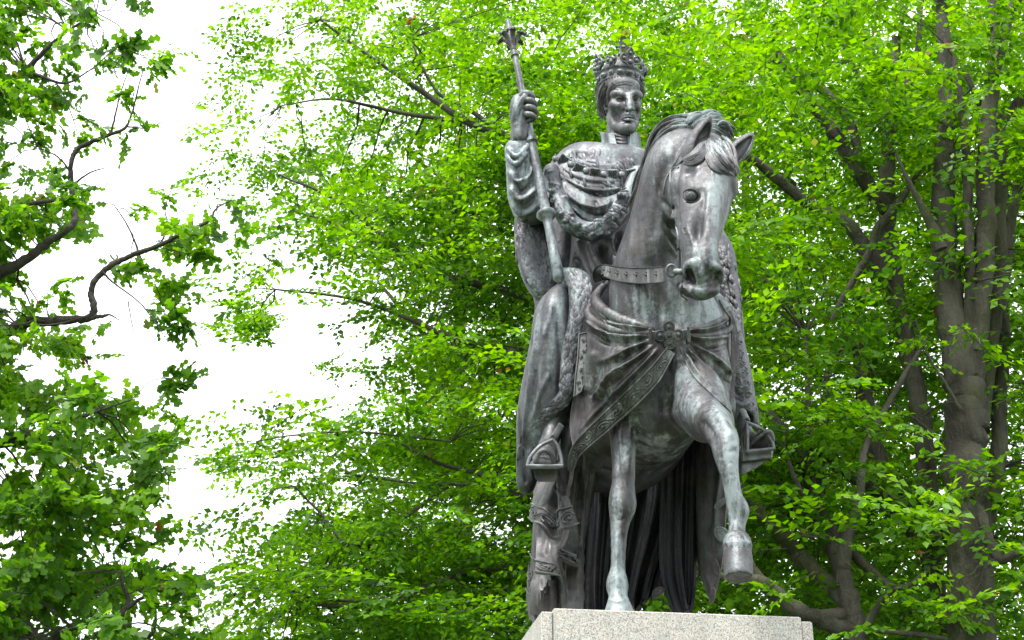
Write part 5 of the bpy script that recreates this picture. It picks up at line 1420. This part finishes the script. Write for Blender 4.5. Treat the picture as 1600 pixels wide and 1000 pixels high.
def spray(kind, rs):
    """leaf bases, axes, normals and lengths of one spray, twig along +x"""
    out = []
    L = rs.uniform(.55, .85) if kind == 'beech' else rs.uniform(.28, .42)
    sides = [(0.0, 0.0, L)]
    if kind == 'beech':
        for k in range(rs.randint(4, 7)):
            sides.append((rs.uniform(.1, .8) * L, rs.choice([-1, 1]) * rs.uniform(.5, 1.0), rs.uniform(.2, .42)))
    else:
        for k in range(4): sides.append((rs.uniform(.3, .9) * L, rs.choice([-1, 1]) * rs.uniform(.5, 1.2), rs.uniform(.1, .18)))
    for x0, a, l in sides:
        d = np.array([math.cos(a), math.sin(a), rs.uniform(-.15, .1)])
        n = max(3, int(l / (.055 if kind == 'beech' else .05)))
        for k in range(n):
            t = (k + rs.uniform(.2, .8)) / n
            if kind == 'oak' and t < .35 and l > .25: continue
            p = np.array([x0, 0, 0]) + d * l * t; p[2] -= .12 * (p[0] / max(L, .1)) ** 2 * L
            b = a + (1 if k % 2 else -1) * rs.uniform(.5, 1.1) * (1 if kind == 'beech' else 1.4)
            if k == n - 1: b = a
            ax = unit(np.array([math.cos(b), math.sin(b), rs.uniform(-.55, .15)]))
            nn = unit(np.array([rs.normal(0, .6), rs.normal(0, .6), 1.0]))
            out.append((p, ax, nn, (rs.uniform(.068, .104) if kind == 'beech' else rs.uniform(.090, .13))))
    P = np.array([o[0] for o in out]); A = np.array([o[1] for o in out]); N = np.array([o[2] for o in out]); S = np.array([o[3] for o in out])
    B = np.cross(N, A); B /= np.linalg.norm(B, axis=1)[:, None]; N = np.cross(A, B)
    shp, f = (BEECH, BEECH_F) if kind == 'beech' else (OAKL, OAK_F)
    V = P[:, None] + S[:, None, None] * (shp[None, :, 0:1] * A[:, None] + shp[None, :, 1:2] * B[:, None] + shp[None, :, 2:3] * N[:, None])
    F = f[None] + (np.arange(len(P)) * len(shp))[:, None, None]
    # thin three sided twig
    tv = []; tf = []
    for x0, a, l in sides[:1]:
        d = np.array([math.cos(a), math.sin(a), 0]); q = np.array([-d[1], d[0], 0]); r = .004
        b = len(tv); s = np.array([x0, 0, -.01 - .12 * (x0 / L) ** 2 * L]); e = s + d * l; e[2] -= .1 * l
        for p, rr in ((s, r), (e, r * .4)): tv += [p + q * rr, p - q * rr, p - np.array([0, 0, rr * 1.6])]
        for i in range(3): j = (i + 1) % 3; tf += [(b + i, b + j, b + 3 + j), (b + i, b + 3 + j, b + 3 + i)]
    return V.reshape(-1, 3), F.reshape(-1, 3), np.array(tv), np.array(tf)
_rs = np.random.RandomState(5)
SPRAY = {k: [spray(k, _rs) for _ in range(22)] for k in ('beech', 'oak')}

def crown(tree, kind, spots, leafm, barkm, size=1.0, centre=None, reach=2.6):
    """spots (n,3): spray positions; one mesh of leaves and twigs under the tree"""
    VV, FF, MI = [], [], []; n = 0
    for p in spots:
        V, F, tv, tf = SPRAY[kind][NR.randint(22)]
        az = NR.uniform(0, 2 * math.pi)
        if centre is not None and NR.rand() < .75:
            d = p - centre; az = math.atan2(d[1], d[0]) + NR.normal(0, .7)
        el = NR.normal(-.08 if kind == 'beech' else .05, .28 if kind == 'beech' else .6)
        ax = np.array([math.cos(az) * math.cos(el), math.sin(az) * math.cos(el), math.sin(el)])
        R = rot_to(ax); ro = NR.normal(0, .35 if kind == 'beech' else .8); c, s = math.cos(ro), math.sin(ro)
        R = np.array([R[0], R[1] * c + R[2] * s, R[2] * c - R[1] * s]) * (size * NR.uniform(.8, 1.2))
        a = (V - (.35 if kind == 'beech' else .2, 0, 0)) @ R + p; b = (tv - (.35 if kind == 'beech' else .2, 0, 0)) @ R + p
        VV += [a, b]; FF += [F + n, tf + n + len(a)]; MI += [np.zeros(len(F), np.int32), np.ones(len(tf), np.int32)]
        n += len(a) + len(b)
    # every clump hangs on a thin twig that leaves the nearest bough
    LP = np.vstack(LIMBS[tree.name])
    for c in CLUMPS:
        d = np.linalg.norm(LP[:, :3] - c, axis=1) + LP[:, 3] * 4
        i = int(np.argmin(d)); s = LP[i, :3]; L = np.linalg.norm(c - s)
        if L < .15 or L > reach: continue
        m = (s + c) / 2 + NR.normal(0, .10, 3) * L + np.array([0, 0, .10 * L])
        k = np.linspace(0, 1, 6)[:, None]; q = (1 - k) ** 2 * s + 2 * k * (1 - k) * m + k * k * c
        q[1:-1] += NR.normal(0, .02, (4, 3)) * L
        r = np.linspace(min(.007 + .006 * L, LP[i, 3] * .8 + .002), .004, 6)
        T = np.gradient(q, axis=0); T /= np.linalg.norm(T, axis=1)[:, None]
        a = np.cross(T, [0.2, 0.3, 0.93]); a /= np.linalg.norm(a, axis=1)[:, None] + 1e-9; b = np.cross(T, a)
        ring = np.stack([q + r[:, None] * (a * math.cos(w) + b * math.sin(w)) for w in (0, 2.094, 4.189)], 1).reshape(-1, 3)
        f = []
        for u in range(5):
            for w in range(3):
                w2 = (w + 1) % 3; f += [(u * 3 + w, u * 3 + w2, u * 3 + 3 + w2), (u * 3 + w, u * 3 + 3 + w2, u * 3 + 3 + w)]
        VV.append(ring); FF.append(np.array(f) + n); MI.append(np.ones(len(f), np.int32)); n += len(ring)
    me = raw_mesh('crown', np.vstack(VV), np.vstack(FF), False)
    me.materials.append(leafm); me.materials.append(barkm)
    me.polygons.foreach_set('material_index', np.concatenate(MI))
    o = link('crown', me, None, tree); o['kind'] = 'stuff'
    return o

FRONT = 0.0
LIMBS = {}
def limb(name, tree, J, mat, wob=0.10):
    """J rows (px, py, Y, width px)"""
    J = np.asarray(J, float) - np.array([0, 0, FRONT, 0]); p = crom(J, 7) if len(J) > 2 else crom(J, 10)
    P = at(p[:, 0], p[:, 1], p[:, 2]); r = p[:, 3] / 2 * np.array([mpp(q) for q in P])
    for k in range(3): P[:, k] += NR.normal(0, 1, len(P)) * r * wob
    r = r * (1 + NR.normal(0, .05, len(r)))
    LIMBS.setdefault(tree.name, []).append(np.column_stack([P, r]))
    g = Geo().tube(P, np.maximum(r, .003), 10)
    return g.build(name, mat, tree)

def to_ground(px, py, Y, w):
    """the same trunk carried straight down to the lawn"""
    P = at(px, py, Y); r = w / 2 * mpp(P)
    return P, r
def trunk(tree, J, mat):
    J = [(x, y, q - FRONT, w) for x, y, q, w in J]
    P, r = to_ground(*J[0])
    lean = at(*J[0][:3]) - at(*J[1][:3]); lean = lean / max(abs(lean[2]), .3)
    n = 8; t = np.linspace(0, 1, n)[::-1]
    D = np.array([P + np.array([lean[0] * P[2] * a * .5, lean[1] * P[2] * a * .5, -(P[2] + .1) * a]) for a in t])
    rr = r * (1 + .35 * t + .5 * np.clip(t - .8, 0, 1) * 5 * .6)
    p = crom(np.asarray(J, float), 7); Q = at(p[:, 0], p[:, 1], p[:, 2]); q = p[:, 3] / 2 * np.array([mpp(x) for x in Q])
    PP = np.vstack([D[:-1], Q]); RR = np.concatenate([rr[:-1], q])
    PP[1:] += NR.normal(0, 1, (len(PP) - 1, 3)) * RR[1:, None] * .08
    return Geo().tube(PP, RR * (1 + NR.normal(0, .04, len(RR))), 14).build('trunk', mat, tree)

def new_tree(base_px, label, cat='tree', group='trees around the statue', name='beech_tree'):
    P = at(*base_px)
    return tag(empty(name, (P[0], P[1], 0)), label, cat, group)

CLUMPS = []
def cells(rows, x0, xsel, ylo, yhi, k, power=1.35, seed=0, clump=5, rad=.55):
    """spray positions from the density of foliage traced in 50 px squares, in flat clumps spread over the depth ylo..yhi"""
    rs = np.random.RandomState(seed); out = []; CLUMPS.clear()
    for j, row in enumerate(rows):
        for i, ch in enumerate(row):
            d = int(ch)
            if d == 0: continue
            for _ in range(rs.poisson(k / clump * (d / 9) ** power)):
                px = x0 + 50 * (i + rs.rand()); py = -50 + 50 * (j + rs.rand())
                if not (xsel[0] + rs.normal(0, 35) <= px < xsel[1] + rs.normal(0, 35)): continue
                c = at(px, py, rs.uniform(ylo, yhi)); f = min(1.0, .35 + d / 9)
                CLUMPS.append(c)
                for _ in range(1 + rs.poisson(clump - 1)):
                    out.append(c + rs.normal(0, 1, 3) * np.array([rad, rad, rad * .22]) * f)
    return np.array(out)

# foliage seen in the photograph, 50 px squares; first and last rows lie outside the frame
OAKD = ["9999864200000000", "9999853000000000", "9999985220000000", "9999974341000000", "9999942431000000", "9999622310000000", "9999332111000000", "9999885234530000", "9999741233100000",
        "9999631210000000", "9999973121000000", "9999863012000000", "9999620001000000", "9999764320000000", "9999988720000000", "9999999720000000", "9999998531000000", "9999997420000000", "9999999852100000", "9999999865310000", "9999999754210000", "9999999865420000"]
#        x = 300   400   500 ...
WOOD = ["0035567888888888999999999999999", "0024346888887589999999999899999", "1445566768988799999999999999999", "3545566667888999999899999999989", "0225565667888989998999999899989", "2534778878899999998899999999999", "4667888888899999998999998889999",
        "1367888888999999999999998989999", "0035456789999999999999988999999", "1322345789999999999999999999999", "2432346789999999999999999999999", "1100025789999999999999999999999", "0000037899999999999999999999999", "1210035899999999999999998999999",
        "3567789999999999999999989999999", "3688899999999999999999989999999", "3446689999999999999999999999999", "0354799999999999999999999999999", "2566899999999999999999999999999", "3578999999999999999999999999999", "1369999999999999999999999999999", "2479999999999999999999999999999"]

# -- the wide beech whose boughs reach left behind the rider
tA = new_tree((1040, 930, 16.5), 'wide green beech behind the rider with long boughs reaching over the pale sky')
trunk(tA, [(1035, 900, 16.5, 60), (1030, 760, 16.6, 54), (1020, 600, 16.7, 46), (1000, 420, 16.8, 34), (985, 250, 16.9, 24), (975, 60, 17, 14)], M['bark'])
for J in ([(1005, 420, 16.8, 20), (900, 270, 16.6, 17), (820, 222, 16.4, 14), (740, 195, 16.2, 12), (655, 140, 16.0, 9), (580, 90, 15.8, 6), (500, 30, 15.6, 3.5)],
          [(800, 218, 16.3, 9), (730, 170, 16.1, 7), (680, 140, 16, 5), (640, 60, 15.9, 3)], [(720, 190, 16.2, 8), (620, 175, 16.0, 6), (520, 155, 15.8, 4), (440, 165, 15.7, 2)],
          [(1010, 520, 16.8, 18), (900, 370, 16.5, 14), (840, 320, 16.3, 10), (780, 285, 16.1, 7), (720, 270, 16, 4)],
          [(1015, 600, 16.8, 18), (860, 480, 16.3, 14), (680, 425, 15.8, 10), (600, 370, 15.6, 8), (520, 310, 15.4, 5), (440, 275, 15.2, 3)],
          [(676, 412, 15.8, 9), (600, 385, 15.6, 7), (540, 355, 15.4, 5), (460, 330, 15.2, 3)],
          [(1020, 680, 16.7, 18), (860, 575, 16.0, 14), (780, 545, 15.7, 11), (700, 525, 15.5, 9), (620, 490, 15.3, 7), (540, 465, 15.1, 5), (430, 452, 14.9, 3)],
          [(1025, 820, 16.6, 18), (850, 795, 15.8, 12), (760, 745, 15.5, 9), (690, 725, 15.3, 6), (620, 690, 15.1, 4)], [(830, 790, 15.8, 7), (740, 760, 15.5, 5), (650, 755, 15.3, 4), (540, 740, 15.1, 3)],
          [(700, 760, 15.4, 6), (560, 850, 15.2, 6), (500, 800, 15.1, 5), (460, 760, 15, 3)], [(1030, 900, 16.5, 16), (760, 890, 15.5, 9), (600, 940, 15.2, 7), (500, 945, 15.1, 6), (450, 915, 15, 4)],
          [(580, 940, 15.2, 6), (470, 930, 15, 5), (430, 880, 14.9, 3)], [(720, 270, 16, 5), (708, 360, 15.9, 4), (660, 410, 15.8, 3)], [(705, 690, 15.2, 3), (560, 675, 15, 4), (460, 680, 14.9, 3), (400, 690, 14.8, 2)]):
    limb('branch', tA, J, M['bark'])
sA = cells(WOOD, 300, (250, 1010), 14.6, 20.0, 14.5, power=1.25, seed=1, clump=6, rad=.42)
crown(tA, 'beech', sA, M['beech_leaf'], M['bark'], 1.03, at(1035, 600, 16.5))

FRONT = 0.8
# -- the leaning beech with many low limbs right of the plinth
tB = new_tree((1335, 1000, 15.5), 'beech with low leaning grey limbs just right of the plinth')
trunk(tB, [(1340, 1010, 15.5, 36), (1330, 950, 15.5, 34), (1318, 900, 15.5, 26), (1322, 850, 15.5, 22), (1345, 760, 15.6, 14), (1352, 700, 15.7, 11), (1400, 610, 15.8, 9), (1450, 525, 15.9, 6)], M['bark'])
for J in ([(1330, 985, 15.5, 30), (1250, 955, 15.3, 26), (1190, 910, 15.1, 20), (1140, 905, 15, 16), (1080, 880, 14.9, 10)], [(1322, 960, 15.5, 24), (1260, 962, 15.3, 22), (1195, 915, 15.2, 20), (1165, 870, 15.1, 14), (1140, 830, 15, 10)],
          [(1325, 920, 15.6, 14), (1315, 850, 15.6, 13), (1285, 800, 15.5, 11), (1250, 765, 15.4, 9), (1225, 700, 15.3, 5)], [(1326, 945, 15.6, 26), (1285, 905, 16.0, 25), (1250, 870, 16.3, 24), (1225, 840, 16.2, 22), (1190, 805, 16.1, 20), (1155, 760, 16, 16), (1100, 690, 15.9, 12)],
          [(1545, 880, 17.3, 22), (1480, 835, 17, 24), (1420, 800, 16.8, 22), (1345, 750, 16.6, 22), (1290, 712, 16.5, 20), (1240, 680, 16.4, 16)], [(1328, 930, 15.9, 26), (1305, 860, 16.4, 26), (1280, 790, 16.8, 26), (1255, 720, 16.8, 24), (1215, 665, 16.7, 22), (1170, 620, 16.6, 14)],
          [(1300, 850, 16.5, 18), (1283, 780, 16.8, 16), (1286, 700, 16.8, 13), (1290, 625, 16.7, 11), (1294, 560, 16.6, 6)], [(1295, 850, 16.5, 16), (1272, 770, 16.7, 14), (1266, 690, 16.7, 11), (1262, 600, 16.6, 9), (1258, 520, 16.5, 6)],
          [(1320, 900, 16, 20), (1290, 845, 16.7, 18), (1262, 800, 17, 16), (1230, 770, 17, 14), (1192, 715, 16.9, 13), (1150, 670, 16.8, 8)], [(1325, 855, 15.6, 16), (1375, 905, 15.7, 15), (1445, 950, 15.8, 14), (1540, 985, 16, 12)],
          [(1355, 975, 15.4, 13), (1388, 925, 15.2, 11), (1420, 915, 15.1, 9), (1448, 893, 15, 6)], [(1150, 780, 15.4, 7), (1200, 815, 15.5, 6), (1245, 835, 15.6, 5), (1300, 840, 15.7, 3)],
          [(1362, 985, 15.3, 8), (1420, 990, 15.2, 9), (1480, 998, 15.1, 7)], [(1475, 690, 16, 5), (1430, 655, 15.9, 4), (1390, 625, 15.8, 3)]):
    limb('branch', tB, J, M['bark'])
sB = cells(WOOD, 300, (1010, 1400), 14.2, 20.5, 9.5, seed=2, clump=9, rad=.7)
crown(tB, 'beech', sB, M['beech_leaf'], M['bark'], 1.18, at(1330, 900, 16))

FRONT = 2.3
# -- the many stemmed beech at the right edge
tC = new_tree((1510, 760, 17.5), 'tall many stemmed beech with thick forking trunk at the right edge')
trunk(tC, [(1508, 760, 17.5, 66), (1510, 660, 17.5, 64), (1508, 600, 17.5, 58), (1490, 500, 17.5, 46), (1476, 390, 17.5, 40), (1474, 300, 17.5, 36), (1480, 150, 17.6, 26), (1470, 0, 17.7, 18)], M['bark'])
for J in ([(1512, 640, 17.5, 40), (1530, 500, 17.4, 36), (1538, 380, 17.3, 32), (1540, 280, 17.2, 28), (1548, 150, 17.1, 24), (1556, 60, 17, 18), (1545, -30, 17, 12)], [(1548, 150, 17.1, 20), (1566, 60, 17, 18), (1592, -10, 16.9, 16)],
          [(1516, 700, 17.6, 34), (1535, 620, 17.7, 30), (1556, 460, 17.6, 26), (1562, 300, 17.5, 24), (1558, 205, 17.4, 22), (1585, 170, 17.3, 18), (1625, 120, 17.2, 14)], [(1558, 205, 17.4, 16), (1530, 160, 17.3, 11), (1505, 105, 17.2, 8)],
          [(1512, 560, 17.4, 18), (1516, 470, 17.35, 17), (1515, 420, 17.3, 16), (1512, 290, 17.2, 15), (1505, 190, 17.1, 12), (1490, 90, 17.1, 10)], [(1470, 390, 17.2, 22), (1452, 345, 17.1, 15), (1428, 300, 17, 9), (1400, 240, 16.9, 5)],
          [(1522, 900, 17.8, 28), (1545, 800, 17.9, 27), (1560, 720, 17.9, 26), (1562, 640, 17.9, 24), (1566, 540, 17.9, 22), (1572, 400, 17.9, 18), (1600, 250, 17.9, 14)], [(1510, 770, 17.4, 24), (1530, 800, 17.3, 20), (1560, 872, 17, 16), (1610, 850, 16.8, 12)], [(1500, 640, 17.2, 7), (1478, 600, 17.1, 5), (1452, 560, 17, 4), (1430, 500, 16.9, 2.5)]):
    limb('branch', tC, J, M['bark'])
sC = cells(WOOD, 300, (1400, 1900), 14.0, 21.5, 9.8, seed=3, clump=9, rad=.75)
crown(tC, 'beech', sC, M['beech_leaf'], M['bark'], 1.22, at(1510, 600, 17.5))

FRONT = 3.4
# -- a straight beech between them, its trunk rising right of the horse's head
tD = new_tree((1455, 850, 19.5), 'straight mossy beech trunk standing between the leaning and the forking beech')
trunk(tD, [(1455, 860, 19.5, 34), (1450, 800, 19.5, 32), (1440, 650, 19.5, 30), (1418, 540, 19.5, 28), (1392, 420, 19.5, 30), (1386, 300, 19.5, 26), (1390, 200, 19.5, 20), (1400, 60, 19.5, 14)], M['bark'])
for J in ([(1385, 440, 19.3, 20), (1368, 370, 19.2, 18), (1410, 310, 19.0, 11), (1440, 260, 18.9, 6)], [(1380, 450, 19.4, 26), (1335, 360, 19.2, 24), (1275, 325, 19, 20), (1215, 280, 18.8, 17), (1165, 240, 18.6, 12), (1120, 200, 18.5, 8)],
          [(1386, 330, 19.4, 26), (1342, 268, 19.3, 25), (1312, 222, 19.2, 22), (1275, 170, 19.1, 20), (1245, 130, 19, 17), (1215, 80, 18.9, 12)], [(1345, 255, 19.2, 14), (1322, 180, 19.1, 14), (1262, 122, 19, 11), (1200, 90, 18.9, 7)],
          [(1300, 500, 19.1, 8), (1320, 460, 19, 10), (1355, 400, 18.9, 12), (1372, 350, 18.8, 9)], [(1445, 850, 19.6, 34), (1420, 815, 19.6, 34), (1398, 780, 19.6, 34), (1365, 700, 19.6, 32), (1352, 620, 19.6, 26), (1340, 540, 19.6, 18)], [(1390, 180, 19.5, 14), (1430, 100, 19.5, 11), (1440, 0, 19.5, 8)],
          [(1395, 240, 19.3, 10), (1340, 120, 19.1, 8), (1300, 30, 19, 6)]):
    limb('branch', tD, J, M['bark'])
sD = cells(WOOD, 300, (1020, 1500), 18.0, 23.0, 4.6, seed=4)
crown(tD, 'beech', sD, M['beech_leaf'], M['bark'], 1.0, at(1400, 500, 19.5))

FRONT = 0
# -- trees further back that close the view
for i, (bx, x0, x1, lab) in enumerate(((720, 480, 960, 'distant beech filling the gaps low left of the rider'), (1160, 900, 1300, 'distant beech seen through the boughs behind the horse head'), (1700, 1280, 1950, 'distant beech behind the forking beech at the far right'))):
    t = new_tree((bx, 900, 26), lab)
    trunk(t, [(bx, 920, 26, 26), (bx + 6, 800, 26, 24), (bx - 4, 600, 26, 20), (bx + 5, 350, 26, 14), (bx, 60, 26, 8)], M['bark'])
    for s in (-1, 1): limb('branch', t, [(bx, 640 + 40 * s, 26, 12), (bx + 60 * s, 520, 25.8, 9), (bx + 130 * s, 440, 25.5, 5)], M['bark'])
    f = [r[:4].replace('3', '1') + r[4:] for r in WOOD]
    f = [''.join('0' if int(c) < 6 else c for c in r) for r in WOOD]
    sE = cells(f, 300, (x0, x1), 23.0, 29.0, 5.5, power=2.5, seed=10 + i)
    crown(t, 'beech', sE, M['beech_leaf'], M['bark'], 1.25, at(bx, 600, 26))

# -- the oak at the left edge
tO = new_tree((-160, 900, 12.5), 'oak reaching in from the left edge with crooked bare boughs against the sky', name='oak_tree')
trunk(tO, [(-150, 900, 12.5, 90), (-140, 760, 12.5, 84), (-150, 600, 12.5, 70), (-130, 380, 12.5, 54), (-140, 150, 12.5, 34), (-120, -60, 12.5, 20)], M['oak_bark'])
for J in ([(-140, 640, 12.5, 44), (-60, 560, 12.2, 32), (0, 525, 12.0, 22), (40, 506, 11.9, 17), (100, 500, 11.8, 14), (140, 497, 11.75, 12), (147, 480, 11.7, 11), (142, 458, 11.7, 10), (150, 436, 11.65, 9.5), (172, 416, 11.6, 9), (205, 399, 11.6, 8.5), (245, 385, 11.5, 7.5), (290, 362, 11.4, 6), (326, 346, 11.3, 4.5), (338, 326, 11.3, 3), (362, 312, 11.3, 1.6)],
          [(136, 497, 11.75, 9), (160, 494, 11.7, 6), (172, 492, 11.7, 3), (186, 500, 11.7, 1.6)], [(160, 424, 11.6, 4), (175, 440, 11.6, 3), (215, 470, 11.6, 2.2), (240, 500, 11.6, 1.8), (266, 540, 11.6, 1.2)], [(200, 470, 11.6, 2), (205, 500, 11.6, 1.6), (212, 530, 11.6, 1)],
          [(215, 392, 11.6, 4), (210, 375, 11.6, 3), (195, 345, 11.6, 2.2), (178, 320, 11.6, 1.6)], [(250, 382, 11.5, 3), (262, 355, 11.5, 2.4), (258, 325, 11.5, 1.8), (270, 290, 11.5, 1.2)],
          [(-130, 520, 12.5, 40), (-60, 450, 12.3, 30), (30, 412, 12.1, 16), (75, 378, 12, 13), (112, 354, 11.9, 10), (118, 335, 11.9, 9), (113, 300, 11.9, 8.5), (111, 258, 11.8, 8), (120, 234, 11.8, 8), (145, 221, 11.8, 7), (172, 210, 11.7, 5.5), (196, 199, 11.7, 4.5), (208, 170, 11.7, 3.2), (218, 130, 11.6, 2), (228, 95, 11.6, 1.2)], [(174, 208, 11.7, 4), (180, 180, 11.7, 3), (190, 140, 11.7, 2), (205, 100, 11.7, 1.2)],
          [(112, 290, 11.85, 4), (140, 270, 11.8, 2.6), (165, 262, 11.8, 1.4)], [(112, 270, 11.85, 4), (90, 245, 11.8, 2.6), (60, 230, 11.8, 1.6)], [(200, 198, 11.7, 3), (230, 200, 11.65, 2), (255, 190, 11.6, 1.2)],
          [(165, 212, 11.75, 3), (150, 195, 11.7, 2), (130, 185, 11.7, 1.5)], [(-130, 820, 12.5, 40), (-20, 900, 12.3, 24), (60, 1000, 12.1, 18), (110, 980, 12, 14), (180, 965, 11.9, 11), (200, 940, 11.9, 8), (190, 905, 11.8, 5), (198, 870, 11.8, 2)],
          [(190, 955, 11.9, 8), (230, 930, 11.8, 5), (270, 920, 11.8, 3), (320, 905, 11.8, 1.4)], [(180, 1040, 11.9, 9), (210, 1010, 11.9, 8), (240, 985, 11.8, 6), (243, 940, 11.8, 3), (250, 905, 11.8, 1.5)], [(-100, 700, 12.4, 26), (20, 690, 12.2, 16), (100, 660, 12, 9), (160, 640, 11.9, 4), (205, 625, 11.8, 1.5)],
          [(30, 790, 12.1, 9), (100, 800, 12, 6), (160, 820, 11.9, 3.5), (210, 812, 11.8, 2.5), (262, 780, 11.7, 1.2)], [(-130, 250, 12.5, 30), (-40, 170, 12.3, 18), (40, 110, 12.1, 10), (90, 60, 12, 5), (150, 20, 12, 2)], [(40, 110, 12.1, 6), (100, 130, 12, 4), (140, 110, 12, 2)], [(-130, 430, 12.4, 26), (-40, 350, 12.2, 14), (40, 320, 12.1, 8), (110, 310, 12, 4)]):
    limb('branch', tO, J, M['oak_bark'], .14)
sO = cells(OAKD, -200, (-250, 420), 11.2, 14.2, 11.5, power=1.25, seed=7, clump=4, rad=.17)
crown(tO, 'oak', sO, M['oak_leaf'], M['oak_bark'], .95, at(-140, 500, 12.5), 1.5)
